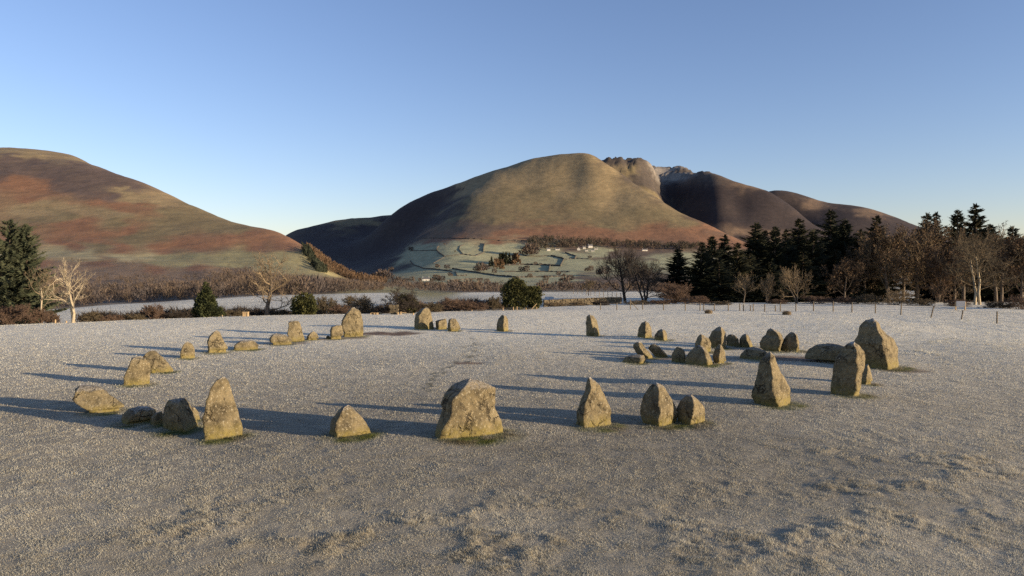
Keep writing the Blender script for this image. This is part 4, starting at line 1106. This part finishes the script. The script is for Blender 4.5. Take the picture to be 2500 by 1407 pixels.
# rushes: three pale clumps out on the field
for i, (px, py, hw, lb) in enumerate([(1730, 766, 9, "grey-green rush clump on the field below the fence, left one"), (1921, 767, 10, "grey-green rush clump on the field below the fence, right one")]):
    Y = float(ground_y(px, py)); x = float(ray(px, py)[0]) * Y; rng = np.random.default_rng(i)
    n = 700; a = rng.random(n) * 6.28; r = hw * Y / FPX * rng.random(n) ** .6
    P = np.stack([np.cos(a) * r, np.sin(a) * r, np.zeros(n)], 1); tp = P * 1.25 + np.stack([rng.normal(size=n) * .06, rng.normal(size=n) * .06, .22 + .18 * rng.random(n)], 1)
    wv = np.stack([np.cos(a + 1.5), np.sin(a + 1.5), 0 * a], 1) * .012
    o = obj("rush_clump", mesh("rush_clump", np.stack([P - wv, P + wv, tp], 1).reshape(-1, 3), np.arange(3 * n).reshape(-1, 3), M_tan), None, (x, Y, zg(x, Y)))
    tag(o, lb, "plant", "rush clumps on the field")
# ------------------------------------------------------------------ woods on the hillsides (too many and too far to count)
def inside(poly, px, py):
    P = np.array(poly, float); r = np.zeros(len(px), bool)
    for i in range(len(P)):
        (x1, y1), (x2, y2) = P[i], P[(i + 1) % len(P)]
        c = ((y1 > py) != (y2 > py)) & (px < (x2 - x1) * (py - y1) / (y2 - y1 + 1e-9) + x1)
        r ^= c
    return r
def scatter(poly, y0, y1, n, seed):
    rng = np.random.default_rng(seed)
    P = np.array(poly, float)
    px = P[:, 0].min() + (P[:, 0].max() - P[:, 0].min()) * rng.random(n)
    Y = np.exp(math.log(y0) + (math.log(y1) - math.log(y0)) * rng.random(n))
    x = (px - 1250) / FPX * Y
    z = z_land(x, Y)
    py = 668 - (z - CAMH) / Y * FPX
    m = inside(poly, px, py)
    return np.stack([x, Y, z], 1)[m]
def puffs(P, hmin, hmax, wr, k, cols, seed, cone=False, fat=1.0):
    """rough leafless crowns: slivers fanning up from each stem"""
    rng = np.random.default_rng(seed); n = len(P)
    h = hmin + (hmax - hmin) * rng.random(n)
    hh = np.repeat(h, k); B = np.repeat(P, k, 0); m = n * k
    a = rng.random(m) * 6.283; t = rng.random(m)
    if cone:
        zc = t * .95; rad = wr * (1 - zc) * (.5 + .5 * rng.random(m))
    else:
        zc = .18 + .80 * t; rad = wr * np.sqrt(np.clip(1 - ((zc - .55) / .50) ** 2, .05, 1)) * np.sqrt(rng.random(m))
    c = B + np.stack([np.cos(a) * rad * hh, np.sin(a) * rad * hh, zc * hh], 1)
    d = np.stack([np.cos(a) * .10, np.sin(a) * .10, .12 + .16 * rng.random(m)], 1) * hh[:, None] + rng.normal(size=(m, 3)) * .05 * hh[:, None]
    wv = rng.normal(size=(m, 3)) * ((.019 if not cone else .034) * fat * hh)[:, None]
    V = np.stack([c - wv, c + wv, c + d], 1)
    # stems
    sw = np.stack([.02 * h, 0 * h, 0 * h], 1)
    sv = np.stack([P - sw, P + sw, P + np.stack([0 * h, 0 * h, .7 * h], 1)], 1)
    V = np.concatenate([V, sv]).reshape(-1, 3)
    cc = np.array(cols)[rng.integers(0, len(cols), n)] * (.75 + .5 * rng.random((n, 1)))
    C = np.concatenate([np.repeat(cc, k, 0), cc * .8]); C = np.repeat(C, 3, 0)
    return V, np.arange(len(V)).reshape(-1, 3), C
M_wood = colattr("bare_wood", mottle=0.0)
def wood(name, label, cat, P, *a, **k):
    V, F, C = puffs(P, *a, **k)
    o = obj(name, mesh(name, V, F, M_wood, False, C)); o["kind"] = "stuff"
    return tag(o, label, cat)
BR = [(.088, .066, .052), (.105, .078, .058), (.074, .060, .054), (.096, .070, .048), (.082, .068, .060)]
W1 = [(-150, 775), (-150, 712), (60, 706), (110, 690), (180, 706), (260, 714), (330, 706), (430, 706), (510, 704), (545, 672), (640, 678), (700, 686), (780, 700), (850, 702), (935, 706), (935, 711), (800, 718), (640, 723), (480, 731), (229, 747), (111, 760)]
wood("hillside_wood", "brown leafless wood on the lower slope of the left fell", "wood", scatter(W1, 300, 980, 6500, 1), 2.5, 8.5, .42, 75, BR, 2)
W1b = [(-150, 712), (-150, 668), (100, 668), (250, 684), (330, 672), (430, 680), (520, 662), (560, 655), (650, 668), (780, 690), (560, 700), (300, 712)]
wood("slope_trees", "thin scatter of bare brown trees above the hillside wood", "wood", scatter(W1b, 500, 1050, 900, 21), 2.5, 7.0, .42, 70, BR, 22)
W2 = [(520, 652), (600, 655), (620, 668), (540, 672)]
W3 = [(748, 606), (775, 612), (830, 640), (890, 664), (950, 690), (900, 694), (860, 684), (800, 664), (768, 640)]
wood("larch_wood", "orange-brown larch plantation running down the fellside into the valley", "wood", scatter(W3, 1000, 1600, 2400, 5), 8, 14, .24, 52, [(.118, .076, .045), (.105, .070, .045), (.132, .084, .048)], 6, cone=True)
W3b = [(738, 612), (752, 612), (772, 645), (800, 668), (775, 664), (748, 632)]
wood("spruce_wood", "dark conifer strip along the upper edge of the larch plantation", "wood", scatter(W3b, 1000, 1600, 1200, 7), 12, 17, .20, 40, [(.026, .032, .020), (.035, .040, .024)], 8, cone=True)
W4 = [(1286, 600), (1292, 585), (1345, 583), (1420, 588), (1500, 594), (1640, 600), (1720, 602), (1720, 611), (1560, 610), (1470, 604), (1380, 607), (1300, 613)]
wood("village_wood", "mixed wood behind the white houses at the mountain foot", "wood", scatter(W4, 2450, 2950, 1500, 9), 12, 22, .36, 55, [(.085, .066, .048), (.035, .036, .024), (.110, .080, .056), (.06, .05, .038)], 10, fat=1.6)
W5 = [(270, 640), (340, 644), (430, 660), (470, 672), (420, 668), (330, 656), (240, 650), (150, 640), (150, 632)]
wood("gorse", "dark gorse bushes dotted along the bracken slope of the left fell", "gorse", scatter(W5, 800, 1150, 260, 11), 2.0, 4.0, .9, 34, [(.045, .035, .024), (.06, .045, .028)], 12)
W6 = [(930, 706), (960, 696), (1040, 690), (1120, 696), (1180, 700), (1300, 706), (1480, 704), (1640, 700), (1760, 702), (1760, 714), (1500, 714), (1300, 715), (1150, 716), (1000, 713)]
wood("valley_belt", "belt of bare brown trees along the valley bottom", "wood", scatter(W6, 420, 1500, 700, 13), 4, 8, .48, 75, BR, 14, fat=1.5)

# ------------------------------------------------------------------ single trees out in the valley
def z3(x, y): return (900 + x / 4.167, 520 + y / 4.167)
pr_round = [mesh("valley_tree", *puffs(np.zeros((1, 3)), 1, 1, .48, 210, [c], 30 + i, fat=1.7)[:2], noisy("valley_twigs%d" % i, tuple(np.array(c) * .8), tuple(np.array(c) * 1.2), 3)) for i, c in enumerate(BR[:3])]
pr_larch = [mesh("valley_larch", *puffs(np.zeros((1, 3)), 1, 1, .22, 130, [(.2, .1, .05)], 40 + i, cone=True)[:2], noisy("larch_twigs%d" % i, (.10, .064, .036), (.155, .095, .050), 3)) for i in range(2)]
pr_dark = [mesh("valley_conifer", *puffs(np.zeros((1, 3)), 1, 1, .24, 150, [(.02, .02, .01)], 44 + i, cone=True)[:2], M_fir) for i in range(2)]
def far_tree(name, label, group, zx, zy, hz, protos_, i):
    px, py = z3(zx, zy)
    p = hit(px, py); h = hz / 4.167 * p[1] / FPX
    o = obj(name, protos_[i % len(protos_)], None, tuple(p - np.array([0, 0, .3])), (0, 0, i * 1.7))
    w = h * (.9 + .2 * (i % 3)) * (1.25 if name == "valley_tree" else 1.0)
    o.scale = (w, w, h)
    tag(o, label, "tree", group)
VT = [(1640, 445, 120), (1590, 440, 90), (1680, 440, 80), (1140, 610, 95), (1100, 605, 60), (1180, 600, 70), (1280, 620, 50), (700, 565, 40), (800, 575, 45), (880, 400, 16), (770, 325, 14), (1560, 600, 50), (1610, 602, 60), (1700, 530, 30), (1750, 530, 20), (2260, 600, 55), (2220, 598, 40), (2400, 640, 90), (2340, 640, 60), (1200, 715, 45), (1120, 695, 30), (1150, 690, 28), (690, 705, 70), (740, 705, 60), (640, 712, 40), (310, 728, 75), (270, 728, 60), (60, 690, 70), (150, 690, 105), (190, 690, 85), (110, 690, 80), (228, 600, 45), (430, 390, 40), (520, 700, 35), (440, 700, 50), (380, 705, 40), (1800, 700, 60), (1930, 640, 40), (2250, 465, 28), (1990, 650, 30), (830, 650, 40), (960, 770, 70), (1290, 780, 65), (1780, 780, 90), (1840, 785, 60), (1990, 785, 120), (2060, 790, 70), (1960, 780, 60), (2160, 790, 70), (2330, 790, 80), (870, 780, 95), (1060, 790, 60), (1640, 660, 40), (2050, 700, 60), (600, 745, 40), (500, 760, 50), (1480, 690, 30)]
for i, (a, b, h) in enumerate(VT):
    if b > 760: lb, gp = "bare tree in the belt at the bottom of the valley behind the blue shaded field", "bare trees at the valley bottom"
    elif a < 460 and b > 560: lb, gp = "bare brown tree at the valley mouth left of the white farmhouse", "bare trees left of the white farmhouse"
    elif a < 760 and b > 640: lb, gp = "bare tree beside the white farmhouse low in the valley", "bare trees round the white farmhouse"
    elif 1550 < a < 1700 and b < 460: lb, gp = "round brown tree at the left end of the village wood", "round trees by the village wood"
    elif a > 1750: lb, gp = "small bare tree in the right-hand valley fields behind the large dark pair", "bare trees in the right-hand valley fields"
    elif b > 660: lb, gp = "small bare tree in the bottom valley field below the long crossing wall", "bare trees below the crossing wall"
    elif b > 500: lb, gp = "small bare tree near the larch clump and the long crossing wall", "bare trees round the larch clump"
    else: lb, gp = "tiny lone tree on the upper hill fields", "tiny trees on the upper hill fields"
    far_tree("valley_tree", lb, gp, a, b, h, pr_round, i)
for i, (a, b, h) in enumerate([(1285, 560, 90), (1320, 572, 95), (1360, 572, 90), (1305, 548, 80), (1485, 528, 110), (1512, 528, 120), (1465, 528, 95)]):
    far_tree("valley_larch", "orange-brown larch at the edge of the small valley clump", "larches of the small valley clump", a, b, h, pr_larch, i)
for i, (a, b, h) in enumerate([(1250, 545, 90), (1335, 530, 100), (1370, 525, 110), (1400, 530, 115), (1430, 528, 110), (1345, 515, 95), (1395, 515, 100), (1230, 550, 60)]):
    far_tree("valley_conifer", "dark conifer inside the small valley clump", "dark conifers of the small valley clump", a, b, h, pr_dark, i)
p = hit(1437, 722); h = 40 * p[1] / FPX
tr, cr, lv = tree_meshes(333, h, h * .45, stems=1, kids=(8, 6, 5, 6), first=.2, spread=.5, twig_w=.03, trunk_r=.03)
o = thing("bare_tree", "small upright leafless tree by the far field fence left of the large dark pair", "tree", tuple(p))
obj("trunk", mesh("trunk", tr[0], tr[1], M_darktwig, True), o); obj("crown", mesh("crown", cr[0], cr[1], M_twig), o)

# ------------------------------------------------------------------ field walls
M_wall = noisy("dry_stone", (.045, .040, .034), (.115, .100, .082), .8, .5)
FW = [("wall along the foot of the mountain above the uppermost fields", [(450, 266), (640, 260), (850, 262), (1100, 268), (1350, 288), (1550, 286), (1700, 300)], 3.0),
      ("bow-shaped dark wall curving down the left hill field", [(715, 345), (695, 362), (692, 385), (715, 415), (770, 447)], 4.5),
      ("wall running left from the bow-shaped wall into the shade", [(420, 389), (560, 386), (690, 386)], 2.6),
      ("long wall linking the bow-shaped wall to the short upright one", [(770, 447), (870, 436), (960, 425), (1090, 442), (1180, 402)], 2.6),
      ("short dark upright wall on the upper hill fields", [(1185, 318), (1168, 360), (1165, 400)], 5.0),
      ("thin curved wall between the bow-shaped and the short upright wall", [(975, 330), (930, 345), (920, 375), (960, 425)], 2.4),
      ("thin wall slanting down left from the bow-shaped wall", [(770, 455), (715, 485), (660, 515)], 2.2),
      ("wall curving along the edge of the shaded slope", [(420, 490), (450, 530), (560, 570), (720, 582), (850, 600)], 3.2),
      ("long wall crossing the whole valley below the larch clump", [(850, 572), (1100, 612), (1300, 642), (1500, 660), (1800, 656), (2080, 646)], 3.6),
      ("straight wall below the pair of lower right-hand fields", [(1380, 601), (1560, 601), (1830, 601), (2050, 606)], 2.6),
      ("short dark upright wall low in the right-hand fields", [(1848, 538), (1838, 570), (1832, 600)], 5.5),
      ("angled dark wall bending round the right-hand field", [(1400, 536), (1600, 531), (1850, 538), (1950, 546), (1968, 510), (1988, 475), (1920, 455), (1850, 440)], 4.5),
      ("wall running right from the angled wall", [(1990, 476), (2110, 466), (2280, 476)], 2.4),
      ("short crooked wall below the white houses", [(2000, 411), (2060, 430), (2112, 446), (2097, 470)], 3.8),
      ("wall running left from the angled wall toward the round trees", [(1540, 416), (1610, 446), (1700, 446), (1840, 440)], 2.6),
      ("short wall dropping from the shaded slope edge", [(880, 600), (900, 645), (1000, 640)], 2.6),
      ("low wall in the bottom valley field", [(800, 696), (1000, 681), (1150, 673)], 2.8)]
for i, (lb, pts, hgt) in enumerate(FW):
    P = []
    for (x0, y0), (x1, y1) in zip(pts[:-1], pts[1:]):
        n = max(2, int(math.hypot(x1 - x0, y1 - y0) / 14))
        for k in range(n):
            f = k / n; P.append(hit(*z3(x0 + (x1 - x0) * f, y0 + (y1 - y0) * f), ymin=700))
    P.append(hit(*z3(*pts[-1]), ymin=700)); P = np.array(P)
    t = np.gradient(P[:, :2], axis=0); t /= np.linalg.norm(t, axis=1, keepdims=True) + 1e-9
    nrm = np.stack([-t[:, 1], t[:, 0], 0 * t[:, 0]], 1); rng = np.random.default_rng(i)
    hv = hgt * (.75 + .5 * rng.random(len(P)))[:, None]; w = .9
    up = np.array([0, 0, 1.0])
    rows = [P + nrm * w - up, P + nrm * w * .6 + up * hv, P - nrm * w * .6 + up * hv, P - nrm * w - up]
    V = np.stack(rows, 1).reshape(-1, 3); F = []
    for k in range(len(P) - 1):
        for c in range(3): F.append([k * 4 + c, k * 4 + c + 1, (k + 1) * 4 + c + 1, (k + 1) * 4 + c])
    F += [[0, 1, 2, 3], [(len(P) - 1) * 4 + c for c in range(4)]]
    tag(obj("field_wall", mesh("field_wall", V, np.array(F), M_wall)), lb, "wall", "walls between the valley fields")

# ------------------------------------------------------------------ white houses
M_white = noisy("white_render", (.50, .47, .41), (.64, .61, .54), .5)
M_slate = noisy("slate_roof", (.075, .075, .080), (.13, .13, .135), .8)
M_pane = noisy("dark_glass", (.02, .022, .026), (.035, .04, .045), 1, rough=.3)
def house(label, px, py, w, d, h, rz, wins=3):
    p = hit(px, py, 700)
    o = thing("white_house", label, "house", tuple(p), rz, "white houses below the mountain")
    rf = h * .75
    V, F = box((0, 0, h / 2 - .5), (w, d, h + 1))
    g = np.array([(-w / 2, -d / 2, h), (-w / 2, d / 2, h), (-w / 2, 0, h + rf), (w / 2, -d / 2, h), (w / 2, d / 2, h), (w / 2, 0, h + rf)])
    V, F = join((V, F), (g, np.array([[0, 2, 1], [3, 4, 5]])))
    obj("wall", mesh("wall", V, F, M_white), o)
    e = .5; rt = .35
    A = np.array([(-w / 2 - e, -d / 2 - e, h - e * .8), (w / 2 + e, -d / 2 - e, h - e * .8), (w / 2 + e, 0, h + rf + .1), (-w / 2 - e, 0, h + rf + .1), (w / 2 + e, d / 2 + e, h - e * .8), (-w / 2 - e, d / 2 + e, h - e * .8)])
    A2 = A + np.array([0, 0, rt]); Vr = np.concatenate([A, A2])
    Fr = np.array([[0, 1, 2, 3], [3, 2, 4, 5], [6, 9, 8, 7], [9, 11, 10, 8], [0, 6, 7, 1], [5, 4, 10, 11], [0, 3, 9, 6], [3, 5, 11, 9], [1, 7, 8, 2], [2, 8, 10, 4]])
    ro = obj("roof", mesh("roof", Vr, Fr, M_slate), o)
    for sx in (-1, 1): obj("chimney", mesh("chimney", *box((sx * (w / 2 - .8), 0, h + rf + .9), (1.0, 1.0, 2.2)), M_white), ro)
    for k in range(wins):
        for lv in range(2 if h > 4 else 1):
            xx = -w / 2 + w * (k + .5) / wins
            obj("window", mesh("window", *box((xx, -d / 2 - .03, 1.4 + lv * 2.6), (1.1, .14, 1.3)), M_pane), o)
    obj("door", mesh("door", *box((w / 2 / wins * .0 + w * .08, -d / 2 - .04, .95), (1.0, .16, 2.0)), M_slate), o)
    return o
HS = [("white farmhouse alone low in the valley left of centre", 1040, 686, 16, 7, 4.5, .1, 4), ("leftmost white house below the village wood", 1313, 611, 14, 7, 4.5, -.2, 3), ("second white house from the left below the village wood", 1339, 613, 12, 7, 5, .2, 3), ("long low white house third from the left below the village wood", 1361, 611, 16, 7, 3, .1, 4),
      ("gable-fronted white house left of the house group", 1413, 612, 8, 11, 6, 1.45, 2), ("white house with small gables behind the house group's front row", 1426, 608, 10, 7, 5, .1, 3), ("white house at the left front of the house group", 1432, 614, 11, 7, 3.5, .0, 3), ("tall white house at the back of the house group", 1441, 606, 16, 9, 7, .15, 4), ("low white house at the right front of the house group", 1447, 614, 12, 7, 3.5, -.1, 3), ("low white outbuilding at the right end of the house group", 1455, 609, 12, 6, 3, .0, 2), ("white cottage alone right of the large leafless pair's crown", 1574, 613, 20, 8, 4, .1, 4)]
for a in HS: house(*a)

# ------------------------------------------------------------------ fences, gate, wall and small things at the field edge
M_post = noisy("weathered_post", (.11, .088, .060), (.21, .168, .112), 8, .3)
M_newwood = noisy("fresh_timber", (.30, .21, .11), (.44, .32, .18), 6)
M_wire = noisy("fence_wire", (.16, .155, .15), (.24, .235, .23), 3, rough=.5)
def post(x, y, z, h, r, lean=0.0, sides=6):
    V, F = tubes([(0, 0, -.25)], [(lean * h, 0, h)], [r], [r * .92], sides)
    top = np.array([[i for i in range(sides, 2 * sides)]])
    Fa = q2t(F); cap = np.array([[sides, sides + i, sides + i + 1] for i in range(1, sides - 1)])
    return V, np.concatenate([Fa, cap])
def fence(label, posts, wires, mat, name="wire_fence", r=.05, wr=.006):
    x0, y0, z0 = posts[0][:3]
    o = thing(name, label, "fence", (x0, y0, z0))
    for (x, y, z, h, ln) in posts:
        obj("post", mesh("post", *post(x, y, z, h, r, ln), mat), o, (x - x0, y - y0, z - z0))
    for hz_ in wires:
        P = np.array([(x - x0 + ln * h * hz_, y - y0, z - z0 + h * hz_) for x, y, z, h, ln in posts])
        obj("wire", mesh("wire", *tubes(P[:-1], P[1:], np.full(len(P) - 1, wr), np.full(len(P) - 1, wr), 3), M_wire), o)
    return o
FP = [(1466, 757, 16, 0), (1506, 757, 17, 0), (1539, 756, 24, 0), (1569, 756, 17, 0), (1620, 757, 16, 0), (1673, 758, 17, 0), (1709, 758, 19, 0), (1718, 758, 16, 0), (1744, 758.5, 16, 0), (1778, 759, 18, .0), (1806, 759, 18, 0), (1815, 759, 16, 0), (1832, 759, 14, 0), (1839, 759.5, 18, 0), (1867, 760, 18, 0), (1893, 760, 15, 0), (1905, 760, 21, 0), (1943, 760, 19, 0), (1986, 760.5, 24, 0), (2034, 761, 24, 0), (2080, 763, 24, 0), (2137, 765, 22, 0), (2199, 769, 29, .05), (2271, 774, 28, .30), (2346, 778, 22, .22), (2434, 788, 29, 0), (2540, 800, 32, 0), (2660, 815, 36, 0)]
PS = []
for px, py, hp, ln in FP:
    Y = float(ground_y(px, py)); x = float(ray(px, py)[0]) * Y
    PS.append((x, Y, zg(x, Y), hp * Y / FPX, ln))
fence("wire fence on wooden posts along the right-hand far edge of the field", PS, (.25, .45, .65, .85, .97), M_post)
# brace at the corner post
x, y, z, h, _ = PS[2]
o = tag(obj("fence_brace", mesh("fence_brace", *tubes([(0, 0, h * .8)], [(.75, .05, 0)], [.035], [.035], 5), M_post), None, (x, y, z)), "slanting timber brace on the tall corner fence post below the dark pair", "brace")
# thin fence out on the shaded field
F2 = []
for k in range(13):
    px = 1400 + k * 10.5; py = 718.5 + 16.5 * (k / 12) ** 1.25
    p = hit(px, py); F2.append((p[0], p[1], p[2], 1.25, 0))
fence("thin post fence running down to the large dark pair of trees", F2, (.5, .9), M_post, r=.06)
# short posts at the brow
def posts_at(label, L, mat, wires=(), r=.055):
    ps = []
    for px, top, Y in L:
        x, y, z = spot(px, Y); ps.append((x, y, z, height(px, top, Y), 0))
    return fence(label, ps, wires, mat, "timber_fence", r)
posts_at("fresh timber posts beside the dark conical evergreen", [(534, 774, 59), (542, 770, 60.5), (562, 769, 59.5), (571, 774, 59)], M_newwood, (.4, .75))
posts_at("two stub timber posts left of the pale crooked tree", [(134, 781, 51.5), (161, 784, 51.8)], M_newwood, (.6,))
posts_at("short posts along the brow from the holly to the oval slab", [(666, 775, 60.5), (762, 773, 61), (775, 772, 61.5), (794, 774, 61.5), (821, 770, 62)], M_post, (.8,))
posts_at("posts and slack wire at the foot of the big yew", [(1152, 757, 68), (1228, 752, 69), (1253, 750, 70), (1262, 749, 70), (1284, 752, 70.5), (1310, 750, 71)], M_newwood, (.5, .85))
x, y, z = spot(1310, 71)
tag(obj("fence_brace", mesh("fence_brace", *tubes([(0, 0, .55)], [(-.55, -.05, -.05)], [.04], [.04], 5), M_newwood), None, (x, y, z)), "slanting timber brace right of the big yew's foot", "brace")
# the gate
def gate(label, px0, px1, top, Y, bars=3, rz=0.0):
    x0, y, z = spot(px0, Y); w = (px1 - px0) * Y / FPX; h = height(px0, top, Y)
    o = thing("wooden_gate", label, "gate", (x0, y, z), rz)
    for k in range(bars): obj("bar", mesh("bar", *box((w / 2, 0, h * (.22 + .70 * k / (bars - 1))), (w, .04, .10)), M_newwood), o)
    for xx in (0, w * .64, w): obj("stile", mesh("stile", *box((xx, -.045, h * .5), (.09, .05, h * 1.05)), M_newwood), o)
    return o
gate("fresh timber three-bar gate right of the big oval slab stone", 905, 919, 765, 62)
gate("half-open timber gate beside the three-bar gate", 921, 934, 765, 62.5, 3, .9)
for i, (px, tp, lb) in enumerate([(921.5, 764, "gatepost between the closed and the half-open gate"), (971, 763, "left timber post of the gateway by the short stone wall"), (978, 762, "middle timber post of the gateway by the short stone wall"), (1009, 765, "thin timber post left of the back entrance stone")]):
    x, y, z = spot(px, 61.5)
    tag(obj("gate_post", mesh("gate_post", *post(0, 0, 0, height(px, tp, 61.5), .075), M_newwood), None, (x, y, z)), lb, "post", "timber posts at the gateway")
x, y, z = spot(981, 61.5); h = height(981, 763, 61.5)
tag(obj("fence_brace", mesh("fence_brace", *tubes([(0, 0, h)], [(.38, 0, .15)], [.035], [.035], 5), M_newwood), None, (x, y, z)), "slanting brace of the gateway right of the short stone wall", "brace")
# dry-stone walls built stone by stone, too small to tell apart singly
def stone_wall(label, pts, h, seed, n, mat):
    rng = np.random.default_rng(seed)
    P = np.array([spot(px, Y) for px, Y in pts]); seg = np.linalg.norm(np.diff(P[:, :2], axis=0), axis=1); cum = np.concatenate([[0], np.cumsum(seg)])
    o = thing("dry_stone_wall", label, "wall", tuple(P[0]))
    parts = []
    rows = max(4, int(h / .14))
    for r_ in range(rows):
        u = rng.random() * .2
        while u < cum[-1]:
            L = .18 + .22 * rng.random()
            c = [np.interp(u + L / 2, cum, P[:, k]) - P[0, k] for k in range(3)]
            ang = math.atan2(P[-1, 1] - P[0, 1], P[-1, 0] - P[0, 0])
            top = r_ == rows - 1
            parts.append(box((c[0], c[1] + rng.normal() * .02, c[2] + h * (r_ + .5) / rows + rng.normal() * .012 - .05), (L * .96, .42 - .15 * r_ / rows + rng.normal() * .04, h / rows * (1.0 if not top else 1.5) * (.85 + .3 * rng.random())), ang + rng.normal() * .08, rng.normal() * .06))
            u += L
    V, F = join(*parts)
    s_ = obj("stones", mesh("stones", V, F, mat), o); s_["kind"] = "stuff"
M_dsw = noisy("lichened_wall_stone", (.045, .036, .024), (.17, .135, .082), 3.5, .5)
stone_wall("sunlit dry stone wall right of the big yew", [(1326, 84), (1400, 85), (1470, 86), (1515, 88)], .85, 3, 0, M_dsw)
stone_wall("short mossy dry stone wall by the timber gateway", [(949, 62), (960, 62), (970, 62)], .85, 4, 0, M_dsw)
# feed trough on the shaded field, its legs and ring
p = hit(1341, 744)
o = thing("feed_trough", "small pale metal feeder standing on the shaded blue field", "feeder", tuple(p))
M_galv = noisy("galvanised", (.42, .43, .45), (.58, .59, .60), 2, rough=.5)
obj("tub", mesh("tub", *join(box((0, 0, .75), (1.3, .9, .08)), box((-.62, 0, .95), (.06, .9, .45)), box((.62, 0, .95), (.06, .9, .45)), box((0, -.43, .95), (1.2, .05, .45)), box((0, .43, .95), (1.2, .05, .45))), M_galv), o)
for sx in (-.55, .55):
    for sy in (-.38, .38): obj("leg", mesh("leg", *box((sx, sy, .35), (.07, .07, .75)), M_galv), o)
# low timber bench-like box by the brow
x, y, z = spot(593, 59); hb = max(height(600, 776, 59), .35)
o = thing("timber_bench", "low fresh timber bench on the brow left of the tall leafless tree", "bench", (x, y, z))
wb = 13 * 59 / FPX
obj("seat", mesh("seat", *box((wb / 2, 0, hb), (wb, .35, .07)), M_newwood), o)
obj("front_panel", mesh("front_panel", *box((wb / 2, -.10, hb * .45), (wb * .9, .04, hb * .8)), M_newwood), o)
for xx in (.04, wb - .04): obj("leg", mesh("leg", *box((xx, 0, hb / 2), (.07, .30, hb)), M_newwood), o)
# information board among the trees
x, y, z = spot(2336, 66); s1 = 66 / FPX
o = thing("notice_board", "notice board with shade in its blue-grey colour, under the trees left of the pale trunks", "sign", (x, y, z))
zt = height(2340, 742, 66); M_board_shade = noisy("shaded_board", (.11, .125, .16), (.16, .18, .22), 1.5)  # board colour darkened and blued to stand in for tree shade
obj("panel", mesh("panel", *box((10 * s1, 0, zt), (22 * s1, .05, 13 * s1)), M_board_shade), o)
for xx in (-1, 22): obj("post", mesh("post", *box((xx * s1, .06, zt * .55), (.09, .09, zt * 1.1 + .25)), M_newwood), o)


for i, (px, hw, lb) in enumerate([(1352, 26, "sunlit brown brambles before the left end of the dry stone wall"), (1410, 28, "sunlit brown brambles before the middle of the dry stone wall"), (1470, 24, "dark brambles before the right end of the dry stone wall")]):
    bush("bramble_bush", lb, px, 744, 80, hw, 320 + i, M_tan if i < 2 else M_darktwig, "brambles along the dry stone wall", kids=(5, 5, 5, 5))
